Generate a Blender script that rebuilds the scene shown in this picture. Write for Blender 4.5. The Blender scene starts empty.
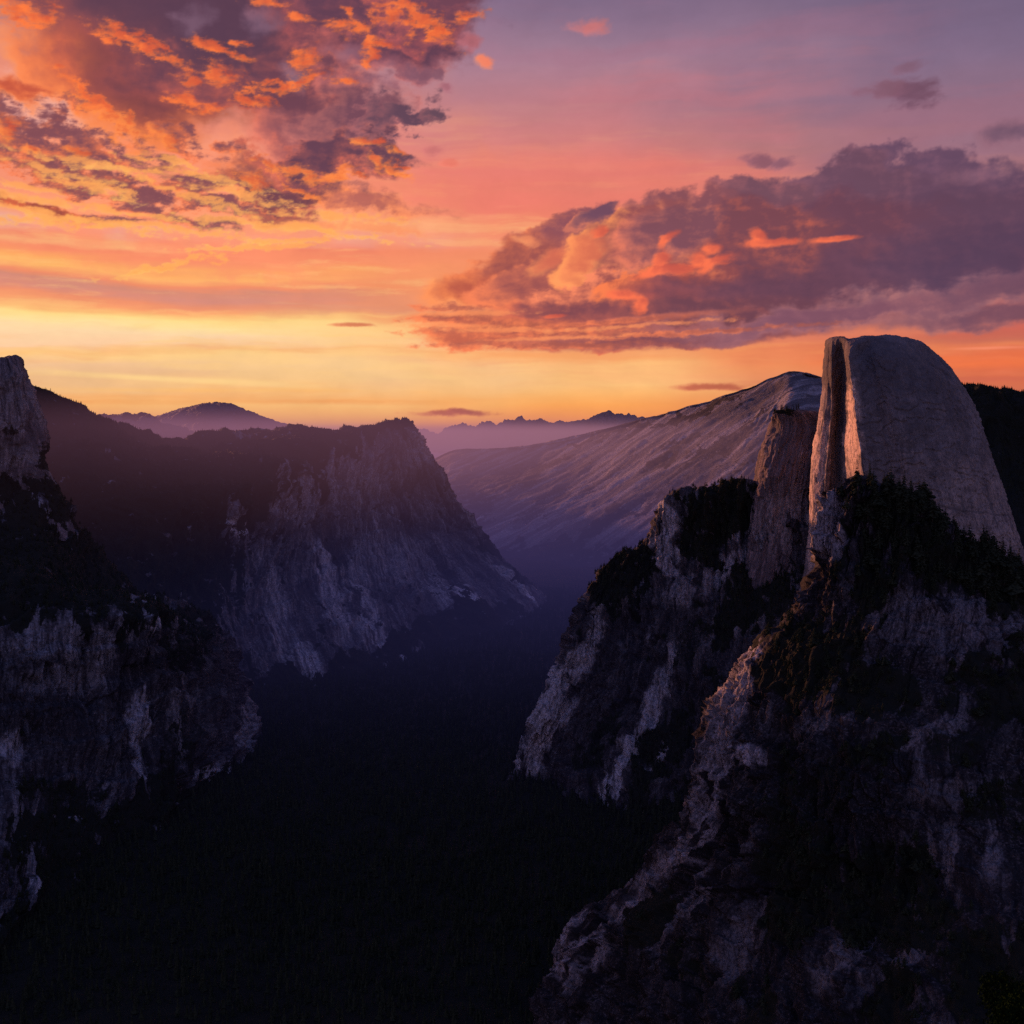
import bpy, bmesh, math, time
import numpy as np
# ---------------------------------------------------------------- noise in numpy
_rng = np.random.RandomState(7)
_perm = _rng.permutation(4096).astype(np.int32)
_a = _rng.rand(4096)*2*np.pi
_g2 = np.stack([np.cos(_a), np.sin(_a)], -1).astype(np.float32)*1.5
_g3 = _rng.randn(4096, 3); _g3 = (_g3/np.linalg.norm(_g3, axis=1)[:, None]*1.6).astype(np.float32)

def perlin2(x, y):
    xi = np.floor(x).astype(np.int32); yi = np.floor(y).astype(np.int32)
    fx = (x-xi).astype(np.float32); fy = (y-yi).astype(np.float32)
    ux = fx*fx*fx*(fx*(fx*6-15)+10); uy = fy*fy*fy*(fy*(fy*6-15)+10)
    def h(i, j, dx, dy):
        g = _g2[_perm[(_perm[i & 4095] + j) & 4095]]
        return g[..., 0]*dx + g[..., 1]*dy
    a = h(xi, yi, fx, fy); b = h(xi+1, yi, fx-1, fy)
    c = h(xi, yi+1, fx, fy-1); d = h(xi+1, yi+1, fx-1, fy-1)
    a = a + (b-a)*ux; c = c + (d-c)*ux
    return a + (c-a)*uy

def perlin3(x, y, z):
    xi = np.floor(x).astype(np.int32); yi = np.floor(y).astype(np.int32); zi = np.floor(z).astype(np.int32)
    fx = (x-xi).astype(np.float32); fy = (y-yi).astype(np.float32); fz = (z-zi).astype(np.float32)
    ux = fx*fx*fx*(fx*(fx*6-15)+10); uy = fy*fy*fy*(fy*(fy*6-15)+10); uz = fz*fz*fz*(fz*(fz*6-15)+10)
    def layer(k, dz):
        def h(i, j, dx, dy):
            g = _g3[_perm[(_perm[(_perm[i & 4095] + j) & 4095] + zi + k) & 4095]]
            return g[..., 0]*dx + g[..., 1]*dy + g[..., 2]*dz
        a = h(xi, yi, fx, fy); b = h(xi+1, yi, fx-1, fy)
        c = h(xi, yi+1, fx, fy-1); d = h(xi+1, yi+1, fx-1, fy-1)
        a = a + (b-a)*ux; c = c + (d-c)*ux
        return a + (c-a)*uy
    a = layer(0, fz); b = layer(1, fz-1)
    return a + (b-a)*uz

def fbm2(x, y, oct=6, gain=.5, lac=2.03, ridge=False, seed=0.):
    s = 0; a = 1; t = 0
    for k in range(oct):
        n = perlin2(x + seed + 17.3*k, y + seed*1.7 - 9.1*k)
        if ridge: n = 1 - np.abs(n)*2
        s = s + n*a; t += a; a *= gain; x = x*lac; y = y*lac
    return s/t

def fbm3(x, y, z, oct=5, gain=.5, lac=2.03, ridge=False, seed=0.):
    s = 0; a = 1; t = 0
    for k in range(oct):
        n = perlin3(x + seed + 17.3*k, y + seed*1.7 - 9.1*k, z + 4.7*k)
        if ridge: n = 1 - np.abs(n)*2
        s = s + n*a; t += a; a *= gain; x = x*lac; y = y*lac; z = z*lac
    return s/t

def facet2(x, y, seed=0):
    """blocks: each cell of a jittered grid is one tilted plane; returns height, cell value, distance to the joint"""
    xi = np.floor(x).astype(np.int32); yi = np.floor(y).astype(np.int32)
    f1 = np.full(x.shape, 9., np.float32); f2 = f1.copy(); hgt = np.zeros(x.shape, np.float32); cell = hgt.copy()
    for i in (-1, 0, 1):
        for j in (-1, 0, 1):
            k = _perm[(_perm[(xi+i+seed*13) & 4095] + yi + j + seed*7) & 4095]
            k2, k3 = _perm[k], _perm[(k+911) & 4095]
            dx = x - (xi+i+.1+.8*k/4096.); dy = y - (yi+j+.1+.8*k2/4096.)
            d = (dx*dx + dy*dy).astype(np.float32)
            near = d < f1
            f2 = np.where(near, f1, np.minimum(f2, d))
            g = _g2[k3]
            h = (k3/4096.-.5) + (g[..., 0]*dx + g[..., 1]*dy)*.55
            hgt = np.where(near, h, hgt); cell = np.where(near, k2/4096., cell); f1 = np.where(near, d, f1)
    return hgt, cell, np.sqrt(f2)-np.sqrt(f1)

def sst(a, b, x):
    t = np.clip((x-a)/(b-a), 0, 1)
    return t*t*(3-2*t)
FPX = 1098.0
PITCH = math.atan((512-430)/FPX)
def pdir(px, py):
    x, y, z = (px-512)/FPX, 1.0, (512-py)/FPX
    c, s = math.cos(PITCH), math.sin(PITCH)
    return x, y*c + z*s, z*c - y*s
def P(px, py):
    x, y, z = pdir(px, py)
    return math.atan2(x, y)*10.98, math.atan2(z, math.hypot(x, y))*10.98

# ---------------------------------------------------------------- sky colours over azimuth (u) and elevation (v)
def sky_colors(u, v):
    """sRGB 0..1 colours of the dusk sky in direction u, v (1 unit = 1/10.98 rad)"""
    def cc(t): return np.array(t, np.float32)/255
    def grad(stops):
        vs = np.array([P(512, p)[1] for p, c in stops]); cs = np.array([c for p, c in stops], np.float32)/255
        o = np.argsort(vs)
        return np.stack([np.interp(v, vs[o], cs[o, k]) for k in range(3)], -1)
    wb = fbm2(u*.28, v*2.4, 5, .55, seed=15.)*.16 + fbm2(u*1.1, v*7., 5, .6, seed=19.)*.045
    v_ = v; v = v + wb*sst(-.2, .5, v)
    left = grad([(560, (60, 46, 62)), (470, (190, 104, 72)), (436, (244, 160, 88)), (424, (248, 174, 98)), (412, (250, 184, 110)), (405, (249, 190, 120)), (399, (244, 178, 114)),
        (392, (242, 190, 134)), (378, (235, 188, 142)), (366, (241, 194, 150)), (360, (249, 200, 142)), (356, (245, 182, 126)), (350, (252, 206, 164)), (340, (253, 216, 170)),
        (332, (255, 224, 162)), (325, (254, 219, 144)), (319, (249, 190, 124)), (312, (247, 162, 114)), (306, (238, 148, 112)), (300, (214, 142, 128)), (294, (206, 140, 124)),
        (289, (238, 144, 108)), (282, (252, 184, 112)), (274, (250, 172, 104)), (264, (244, 144, 108)), (252, (236, 132, 106)), (246, (236, 152, 136)), (238, (240, 172, 156)),
        (228, (244, 164, 128)), (190, (240, 148, 124)), (120, (224, 142, 136)), (60,(160,124,142)), (0, (140, 118, 146)), (-150, (100, 100, 140)), (-400, (62, 72, 116))])
    v = v_
    mid = grad([(560, (60, 46, 62)), (470, (180, 92, 66)), (432, (230, 134, 82)), (405, (249, 168, 94)), (385, (249, 194, 128)), (362, (251, 192, 128)),
        (320, (238, 152, 108)), (262, (242, 148, 106)), (215, (236, 134, 110)), (165, (222, 130, 122)), (120, (196, 128, 132)), (60, (166, 128, 146)),
        (0, (132, 110, 136)), (-150, (90, 88, 124)), (-400, (60, 68, 108))])
    right = grad([(560, (40, 36, 58)), (470, (120, 60, 60)), (432, (178, 90, 72)), (392, (206, 112, 84)), (366, (224, 112, 76)), (345, (206, 104, 86)),
        (310, (190, 104, 100)), (230, (170, 112, 120)), (150, (146, 112, 130)), (80, (128, 108, 134)),
        (0, (104, 92, 120)), (-150, (70, 72, 104)), (-400, (48, 54, 90))])
    w1 = fbm2(u*.3, v*.9, 4, seed=3.)
    uu = u + w1*2.2
    a = sst(P(260, 0)[0], P(520, 0)[0], uu)[..., None]
    b = sst(P(560, 0)[0], P(980, 0)[0], uu)[..., None]
    C = left*(1-a) + mid*a
    C = C*(1-b) + right*b

    def blend(C, m, col, k=1.):
        m = np.clip(m*k, 0, 1)[..., None]
        return C*(1-m) + (cc(col) if not isinstance(col, np.ndarray) else col)*m

    # domain warps shared by everything
    wx = fbm2(u*1.1, v*1.1, 6, .55, seed=11.); wy = fbm2(u*1.1, v*1.1, 6, .55, seed=31.)
    fx = fbm2(u*2.8 + wx*.6, v*5.8 + wy*.6, 6, .6, seed=51.); fy = fbm2(u*2.8 + wy*.6, v*5.8 - wx*.6, 6, .6, seed=71.)
    ff = fbm2(u*7. + wy, v*17. + wx, 5, .62, seed=91.)
    st1 = fbm2(u*.22 + wx*.12, v*3.0 + wy*.2, 6, .55, seed=5.)       # long bands
    st2 = fbm2(u*.8 + wx*.3, v*9.0 + wy*.5, 6, .6, seed=9.)          # fine streaks

    # -------- veils and bands low in the sky
    low = sst(0., .9, v)*sst(3.4, 1.6, v)
    C = blend(C, sst(.0, .35, st1)*low, (232, 146, 112), .3)
    C = blend(C, sst(.02, .4, -st1)*low*sst(3., -1., u), (255, 214, 142), .5)
    C = blend(C, sst(.05, .5, st2)*low*sst(4., 0., u), (255, 204, 132), .4)
    def band(py, h, x0, x1, col, k, wob=.2, tex=.6, slope=0.):
        nonlocal C
        uu0, vv0 = P(512, py); c0 = P(x0, py)[0]; c1 = P(x1, py)[0]
        q = np.abs(v - vv0 - slope*(u-c0) + st1*wob + wy*wob*.5)
        m = sst(h, h*.1, q)*sst(c0-.9, c0+.7, u + wx)*sst(c1+.9, c1-.7, u + wx)
        C = blend(C, m*(1-tex + tex*sst(-.3, .4, st2)), col, k)
    band(305, .13, 200, 420, (214, 146, 126), .6, .12, .5)
    band(392, .03, 60, 330, (250, 190, 116), .6, .06, .6)
    band(404, .04, 0, 420, (238, 152, 84), .5, .06, .5)
    band(352, .14, 470, 1100, (240, 150, 96), .6, .1, .5)
    band(366, .10, 880, 1200, (240, 122, 74), .7, .1, .5)
    band(345, .09, 900, 1200, (178, 98, 90), .6, .1, .4)
    band(385, .06, 760, 1200, (196, 100, 84), .5, .1, .4)
    band(190, .42, 430, 760, (232, 124, 112), .65, .3, .2)
    band(45, .30, 520, 900, (168, 112, 132), .35, .5, .2)
    band(98, .30, 560, 830, (196, 120, 130), .45, .5, .2)
    band(140, .26, 860, 1100, (160, 108, 124), .45, .4, .2)
    # long warm glow just over the ridges on the left
    

    def lobe(px, py, rx, ry, rot=0., warp=.25, fine=.06, soft=.25, shade=(96, 66, 84), lit=(250, 140, 90), L=(-.8, -.6),
             lw=.35, rel=.5, k=1., body=0., sharp=1., frag=0.):
        """one cloud lobe: a noise-warped ellipse lit from the side that faces the low sun"""
        nonlocal C
        cu, cv = P(px, py)
        R_ = max(rx, ry)/100.*1.6 + warp + .3
        j = np.abs(u-cu) < R_; i = np.abs(v-cv) < R_
        m = i & j
        if not m.any(): return
        r0, r1 = np.where(m.any(1))[0][[0, -1]]; c0, c1 = np.where(m.any(0))[0][[0, -1]]
        S = np.s_[r0:r1+1, c0:c1+1]
        kv = min(1., ry/22.); ku = min(1., max(rx/30., .3))
        U = u[S] - cu + wx[S]*warp*2*ku + fx[S]*fine*2.5*ku
        V = v[S] - cv + (wy[S]*warp*1.6 + fy[S]*fine*2.0)*kv
        c, s = math.cos(math.radians(rot)), math.sin(math.radians(rot))
        p = (U*c + V*s)/(rx/100.); q = (V*c - U*s)/(ry/100.)
        r = np.sqrt(p*p + q*q)
        f = 1 - r
        if frag: f = f + ff[S]*frag
        al = sst(-soft*.5, soft, f)**sharp
        d = (U*L[0]/(rx/100.) + V*L[1]/(ry/100.))/np.maximum(r, .3)
        li = np.clip(.5 + .5*d, 0, 1)*np.exp(-np.clip(f, 0, 1)/lw)*1.6
        # relief: the fine warp field differenced toward the light
        sx, sy = int(round(L[0]*7)), int(round(L[1]*7))
        h = fx[S] + wx[S]*2.2
        hr = h - np.roll(np.roll(h, -sx, 1), -sy, 0)
        li = li + np.clip(hr*rel*2.2, -.5, .8)*np.exp(-np.clip(f, 0, 1)*.8) + body
        li = np.clip(li, 0, 1)[..., None]
        col = cc(shade)*(1-li) + cc(lit)*li
        a = (al*k)[..., None]
        C[S] = C[S]*(1-a) + col*a

    M = (98, 66, 84)                                    # mauve body
    # -------- upper left: peach ground between the clouds
    for e in ((150, 150, 260, 90), (230, 210, 240, 40), (60, 70, 120, 60)):
        lobe(*e, warp=.7, soft=.9, shade=(250, 150, 112), lit=(250, 150, 112), k=.6, rel=0)
    lobe(255, 140, 70, 30, 0, .5, .1, .9, (250, 164, 140), (250, 164, 140), k=.8, rel=0)
    lobe(35, 105, 40, 18, 0, .4, .1, .8, (240, 180, 168), (240, 180, 168), k=.8, rel=0)
    lobe(30, 50, 40, 22, 0, .4, .1, .8, (196, 146, 158), (196, 146, 158), k=.8, rel=0)
    # soft great body with glowing lower rim
    lobe(100, 96, 90, 30, -24, .3, .1, .7, (255, 142, 82), (255, 142, 82), k=.9, rel=0)
    lobe(70, 72, 90, 20, -10, .4, .1, .7, (255, 138, 84), (255, 150, 90), k=.8, rel=.3)
    lobe(185, 105, 90, 24, 8, .4, .1, .7, (250, 130, 78), (255, 160, 90), k=.8, rel=.3)
    lobe(140, 44, 135, 62, -22, .28, .05, .6, (108, 66, 78), (180, 90, 76), lw=.3, rel=.12)
    lobe(90, 40, 70, 36, -30, .3, .05, .9, (140, 82, 84), (190, 100, 84), lw=.3, rel=.1, k=.7)
    lobe(132, 88, 60, 40, -20, .2, .05, .8, (122, 70, 74), (226, 110, 76), lw=.3, rel=.15)
    lobe(250, 30, 170, 66, 6, .35, .07, .5, M, (160, 84, 84), lw=.2, rel=.25)
    lobe(180, 10, 140, 44, 0, .3, .05, .6, (92, 64, 82), (120, 74, 84), lw=.3, rel=.1)
    lobe(370, 22, 112, 50, 4, .4, .1, .4, (100, 66, 84), (176, 92, 92), lw=.25, rel=.35)
    lobe(420, 6, 56, 30, 0, .35, .12, .4, (112, 70, 86), (200, 100, 96), lw=.3, rel=.35)
    lobe(270, 84, 88, 36, 0, .4, .1, .5, (112, 70, 84), (196, 100, 88), lw=.25, rel=.35)
    lobe(360, 70, 60, 22, 0, .4, .12, .6, (134, 82, 96), (226, 118, 104), lw=.3, rel=.4, k=.8)
    # lavender thin places
    lobe(192, 16, 18, 9, 40, .3, .1, .9, (140, 108, 128), (140, 108, 128), k=.55, rel=0)
    lobe(258, 16, 18, 10, 0, .3, .1, .9, (144, 114, 136), (144, 114, 136), k=.5, rel=0)
    lobe(345, 60, 24, 10, 0, .3, .1, .9, (150, 108, 124), (150, 108, 124), k=.6, rel=0)
    lobe(286, 70, 14, 10, 0, .3, .1, .9, (160, 130, 150), (160, 130, 150), k=.5, rel=0)
    # middle right mass
    lobe(306, 124, 60, 32, 10, .3, .08, .6, (128, 80, 92), (226, 122, 104), lw=.4, rel=.3)
    lobe(350, 118, 56, 26, 0, .3, .1, .5, (118, 76, 90), (216, 128, 116), lw=.3, rel=.3)
    lobe(404, 118, 36, 15, 14, .28, .16, .35, (100, 72, 88), (170, 104, 108), lw=.3, rel=.4)
    lobe(428, 112, 16, 7, 5, .28, .16, .4, (104, 76, 90), (170, 104, 108), lw=.3, rel=.4)
    lobe(360, 86, 50, 8, 0, .3, .14, .5, (140, 90, 104), (210, 120, 112), k=.7)
    lobe(410, 74, 22, 7, -10, .3, .14, .5, (132, 88, 104), (200, 110, 108), k=.75)
    lobe(352, 162, 74, 24, 2, .26, .1, .35, (102, 68, 84), (206, 108, 92), lw=.25, rel=.35)
    lobe(392, 158, 32, 20, -10, .26, .14, .35, (104, 72, 86), (220, 116, 96), lw=.3, rel=.4)
    lobe(272, 180, 60, 18, -6, .3, .12, .4, (120, 74, 84), (240, 130, 88), lw=.3, rel=.5)
    lobe(236, 186, 40, 12, 0, .3, .14, .5, (150, 90, 90), (250, 150, 96), lw=.3, rel=.5, k=.9)
    lobe(318, 190, 60, 10, -4, .3, .14, .5, (134, 82, 88), (250, 140, 92), lw=.4, rel=.6)
    lobe(360, 205, 80, 9, -3, .3, .16, .6, (176, 100, 92), (255, 150, 100), lw=.4, rel=.6, k=.85)
    lobe(265, 212, 30, 8, 0, .3, .14, .5, (160, 90, 84), (250, 140, 90), lw=.4, rel=.6, k=.9)
    lobe(340, 226, 90, 7, -3, .3, .16, .6, (250, 150, 100), (255, 186, 104), lw=.4, rel=.6, k=.6)
    lobe(330, 160, 84, 22, 8, .28, .12, .35, (104, 68, 84), (214, 110, 92), lw=.25, rel=.4)
    lobe(262, 190, 56, 14, -4, .28, .14, .4, (118, 72, 82), (236, 126, 88), lw=.3, rel=.5)
    # lower left masses
    for e in ((10, 112, 34, 16, 0), (60, 142, 62, 20, -6), (30, 132, 44, 16, 0), (100, 160, 48, 13, -8), (40, 160, 70, 12, -4), (160, 132, 28, 10, 0),
              (70, 100, 18, 8, 0), (168, 152, 34, 11, -8), (75, 180, 70, 10, -8), (120, 190, 60, 10, -4), (185, 186, 38, 8, -4), (215, 205, 40, 7, -6),
              (190, 220, 50, 6, -3), (228, 150, 16, 4, 5), (148, 206, 20, 6, 0), (100, 218, 40, 6, 0)):
        lobe(*e, .3, .16, .5, (132, 80, 88), (246, 128, 84), lw=.35, rel=.75, k=.93, frag=.8)
    lobe(38, 208, 80, 6, -9, .16, .12, .5, (158, 80, 70), (240, 120, 76), lw=.4, rel=.6, frag=.6)
    lobe(20, 88, 26, 8, 0, .2, .1, .5, (196, 92, 70), (255, 140, 84), lw=.4, rel=.6)
    # yellow rims and streaks underneath
    for e in ((50, 170, 50, 3.5, -10), (30, 198, 70, 4, -4), (60, 216, 90, 4, -7), (150, 226, 110, 3.5, -3), (30, 222, 60, 4, 0), (90, 165, 60, 4, -8), (20, 186, 50, 3, -5), (150, 215, 70, 3, -8), (240, 195, 50, 4, -8), (190, 176, 60, 3, -8), (110, 192, 40, 3, -12),
              (160, 162, 34, 4, -12), (70, 184, 44, 3, -12), (200, 200, 60, 3.5, -14), (270, 224, 70, 4, -3), (330, 215, 60, 4, -3),
              (130, 170, 30, 3, 0), (330, 232, 60, 3, -8), (265, 246, 60, 3, 6), (200, 262, 60, 2.5, 14), (160, 270, 50, 2.5, 10), (305, 240, 50, 2.5, 5)):
        lobe(*e, .2, .16, .7, (255, 170, 98), (255, 196, 112), rel=.2, k=.8, frag=1.4)
    # bright flecks of lit cloud base
    F = dict(warp=.16, fine=.2, soft=.8, frag=1.2, lw=.5, rel=.8, body=.35)
    for e in ((132, 42, 24, 8, -14), (160, 52, 18, 6, -25), (110, 42, 8, 4, 0), (206, 42, 18, 7, -22), (226, 52, 18, 4, -15), (212, 74, 30, 9, -4), (190, 80, 8, 7, 60),
              (250, 99, 17, 6, -22), (184, 99, 15, 5, 0), (205, 108, 30, 4, 3), (300, 19, 15, 4, -6), (355, 27, 27, 6, 2), (348, 12, 8, 3, -30), (386, 14, 16, 9, -20),
              (420, 18, 28, 14, -38), (432, 28, 14, 7, 0), (375, 42, 16, 4, 0), (364, 47, 7, 6, 0), (373, 60, 6, 11, -10), (302, 57, 15, 8, 6), (298, 78, 22, 6, 8), (270, 85, 22, 5, 15),
              (345, 82, 12, 4, 0), (300, 172, 46, 6, -14), (345, 175, 20, 5, 8), (294, 190, 22, 4.5, -32), (376, 141, 17, 4.5, -3), (402, 171, 17, 6, -25), (400, 151, 8, 4, 0),
              (378, 163, 8, 5, -50), (12, 10, 22, 13, 10), (40, 16, 22, 10, 0), (274, 2, 24, 4, 0), (244, 180, 14, 7, -10), (470, 16, 18, 4, 5), (238, 42, 10, 3, 0),
              (8, 128, 9, 8, 30), (75, 150, 9, 4, -20), (32, 148, 9, 4, 0), (160, 140, 14, 8, -30), (100, 110, 34, 10, -40), (88, 92, 26, 8, -30)):
        hot = (255, 128, 70) if e[1] < 110 else (255, 144, 78)
        lobe(*e, shade=(206, 88, 66), lit=hot, k=.9, **F)

    # -------- the long lit bank on the right, far lobes first
    S1, O1 = (128, 80, 94), (255, 148, 94)
    def bk(*e, **k):
        d = dict(warp=.13, fine=.05, soft=.16, lw=.42, rel=.34); d.update(k)
        lobe(*e, **d)
    bk(1080, 226, 120, 50, 8, shade=(92, 72, 94), lit=(120, 84, 104), warp=.3)
    bk(1020, 130, 22, 9, 12, shade=(104, 78, 98), lit=(140, 96, 110), warp=.3, soft=.9, k=.75)
    bk(880, 186, 115, 34, 6, shade=(104, 76, 98), lit=(138, 94, 110), warp=.28, fine=.07)
    bk(955, 186, 84, 28, 6, shade=(100, 74, 96), lit=(134, 92, 110), warp=.3, fine=.07, soft=.4)
    bk(970, 174, 34, 7, 8, shade=(136, 98, 116), lit=(160, 108, 120), warp=.25, soft=.7, k=.7)
    bk(830, 196, 90, 36, 6, shade=(108, 76, 94), lit=(150, 98, 110), warp=.26, fine=.07)
    bk(735, 205, 80, 30, 14, shade=(118, 80, 94), lit=(190, 112, 112), warp=.24, fine=.07)
    bk(660, 222, 70, 32, 18, shade=(138, 84, 92), lit=(235, 134, 110), warp=.2, fine=.07)
    bk(556, 240, 78, 22, 30, shade=(146, 86, 94), lit=(250, 140, 96))
    bk(590, 216, 34, 10, 28, shade=(116, 78, 96), lit=(200, 116, 100), fine=.09)
    bk(500, 270, 60, 24, 24, shade=(160, 88, 84), lit=(252, 138, 90), soft=.25)
    bk(465, 290, 40, 18, 10, shade=(188, 96, 78), lit=(255, 150, 92), soft=.5)
    bk(530, 285, 70, 26, 10, shade=(158, 88, 86), lit=(244, 134, 94))
    bk(900, 240, 190, 56, 6, shade=(98, 70, 90), lit=(120, 80, 96), warp=.3, soft=.5)
    bk(780, 245, 150, 48, 4, shade=(108, 70, 86), lit=(150, 84, 88), warp=.26, soft=.3)
    bk(720, 250, 110, 44, 8, shade=(122, 74, 84), lit=(226, 112, 84), warp=.2)
    bk(632, 252, 84, 42, 24, shade=(148, 84, 86), lit=(255, 156, 98), lw=.36, soft=.1)
    bk(668, 236, 60, 32, 22, shade=(126, 80, 92), lit=(236, 130, 104), lw=.3, soft=.3, k=.9)
    bk(582, 262, 32, 20, 50, shade=(224, 118, 88), lit=(255, 160, 104), soft=.4, k=.8)
    bk(545, 262, 24, 10, 30, shade=(226, 118, 90), lit=(255, 156, 100), soft=.6, k=.75)
    bk(620, 296, 90, 22, 4, shade=(160, 88, 84), lit=(246, 140, 104), rel=.8, fine=.1)
    bk(680, 290, 90, 20, 6, shade=(168, 84, 74), lit=(255, 134, 84), rel=.8, fine=.1, body=.1, k=.9)
    bk(760, 300, 130, 26, 4, shade=(110, 68, 80), lit=(190, 92, 80), warp=.24, soft=.4)
    bk(860, 278, 200, 28, 4, shade=(98, 66, 84), lit=(124, 76, 88), warp=.24, soft=.6)
    bk(980, 262, 150, 34, 4, shade=(90, 66, 88), lit=(110, 74, 92), warp=.24, soft=.7)
    # base sheets
    bk(640, 330, 210, 19, 2, shade=(140, 82, 86), lit=(236, 128, 92), warp=.12, fine=.07)
    bk(520, 325, 110, 11, -3, shade=(176, 96, 80), lit=(250, 138, 92), warp=.16, fine=.12, rel=.8, soft=.6)
    bk(470, 338, 60, 7, 0, shade=(190, 100, 80), lit=(250, 144, 94), warp=.2, fine=.16, rel=.8, soft=.6, k=.85)
    bk(450, 320, 34, 4, 0, shade=(196, 102, 80), lit=(250, 144, 94), warp=.2, fine=.16, rel=.8, soft=.6, k=.8)
    bk(570, 312, 80, 12, 2, shade=(130, 76, 84), lit=(210, 110, 88), warp=.16, fine=.08, soft=.4)
    bk(690, 314, 120, 15, 4, shade=(112, 70, 82), lit=(170, 92, 86), warp=.14, fine=.07, soft=.4)
    bk(660, 341, 160, 9, 2, shade=(128, 76, 86), lit=(190, 106, 92), warp=.1, fine=.06, soft=.4)
    bk(900, 308, 190, 19, 5, shade=(138, 98, 112), lit=(180, 122, 122), warp=.24, fine=.12, rel=.7, soft=.7, k=.9)
    bk(960, 300, 130, 12, 3, shade=(150, 104, 112), lit=(196, 128, 120), warp=.24, fine=.14, rel=.8, soft=.8, k=.7)
    bk(800, 322, 130, 15, 5, shade=(128, 84, 100), lit=(160, 104, 112), warp=.2, fine=.1, soft=.6)
    bk(980, 318, 130, 10, 3, shade=(116, 78, 94), lit=(160, 104, 108), warp=.2, fine=.08, soft=.6, k=.9)
    bk(1040, 285, 130, 12, 6, shade=(104, 72, 92), lit=(130, 84, 98), warp=.2, fine=.08, soft=.7, k=.8)
    bk(650, 318, 90, 3, 4, shade=(200, 110, 92), lit=(236, 130, 100), warp=.1, fine=.08, soft=.8, k=.7)
    for e in ((448, 308, 40, 3.5, 0), (436, 318, 34, 3, 0), (470, 322, 60, 4, -2), (440, 333, 44, 4, 0), (480, 345, 60, 4, 1), (520, 334, 80, 4, 0), (560, 346, 90, 4, 1),
              (620, 322, 90, 3, 3), (700, 332, 110, 3, 3), (590, 330, 60, 2.5, 2)):
        lobe(*e, shade=(172, 94, 82), lit=(246, 132, 90), k=.8, warp=.16, fine=.14, soft=.7, lw=.6, rel=.8, frag=1.1)
    for e in ((470, 314, 60, 3, 2), (500, 330, 60, 2.5, 0), (450, 326, 40, 2, 0), (560, 338, 70, 2, 2), (640, 326, 90, 2, 4)):
        lobe(*e, shade=(250, 150, 100), lit=(255, 160, 104), k=.7, warp=.16, fine=.14, soft=.8, rel=.2, frag=1.1)
    # openings that still catch the light
    for e in ((770, 243, 30, 5, 2), (758, 236, 9, 6, -30), (838, 239, 22, 3.2, 2), (716, 265, 20, 6, 24), (712, 250, 10, 6, 0), (664, 262, 10, 12, 30), (668, 240, 12, 5, 40),
              (672, 272, 34, 5, 10), (642, 306, 10, 8, 30), (628, 296, 22, 4, -4), (553, 316, 12, 2.5, 4), (700, 262, 10, 8, 0), (600, 232, 8, 6, 30)):
        lobe(*e, shade=(200, 92, 78), lit=(250, 120, 84), k=.9, warp=.1, fine=.1, soft=.5, lw=.5, rel=.7, body=.35)
    # -------- small separate clouds
    for (px, py, rx, ry, c, k) in ((912, 94, 26, 12, (112, 78, 96), .9), (886, 90, 24, 9, (128, 88, 104), .8), (906, 67, 16, 6, (128, 92, 110), .7), (752, 160, 18, 6, (140, 92, 106), .9),
            (778, 162, 16, 6, (136, 92, 108), .85), (595, 25, 24, 7, (206, 116, 112), .75), (468, 42, 17, 8, (176, 104, 112), .85), (487, 60, 13, 5, (246, 130, 96), .85),
            (448, 412.8, 36, 3.6, (176, 96, 74), .95), (462, 411, 14, 3, (166, 90, 76), .9), (716, 387.5, 36, 4.0, (184, 100, 78), .95), (354, 325, 20, 2.2, (206, 112, 84), .8),
            (446, 88, 8, 5, (160, 100, 112), .8), (436, 150, 10, 6, (190, 110, 110), .7), (450, 163, 12, 4, (226, 120, 104), .7), (528, 241, 14, 5, (250, 150, 104), .7)):
        lobe(px, py, rx, ry, 0, .12, .12, .6, shade=c, lit=tuple(min(255, int(q*1.12)) for q in c), k=k, rel=.3)
    # a single pale streak
    band(377.5, .045, 70, 270, (255, 214, 146), .85, .02, .25, slope=-.045)
    lobe(990, 348, 34, 1.5, 0, .02, .02, .9, (250, 150, 120), (250, 150, 120), k=.6, rel=0)
    # general fine cloud texture so nothing is flat
    C = C*(1 + (fx*.03 + wx*.03)[..., None])
    # a little more depth between glow and body
    lum = C.mean(-1, keepdims=True); C = lum + (C-lum)*1.06
    return np.clip(C, 0, 1)
def lin(r, g, b):
    f = lambda c: c/12.92 if c <= .04045 else ((c+.055)/1.055)**2.4
    return (f(r/255), f(g/255), f(b/255), 1.0)

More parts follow.
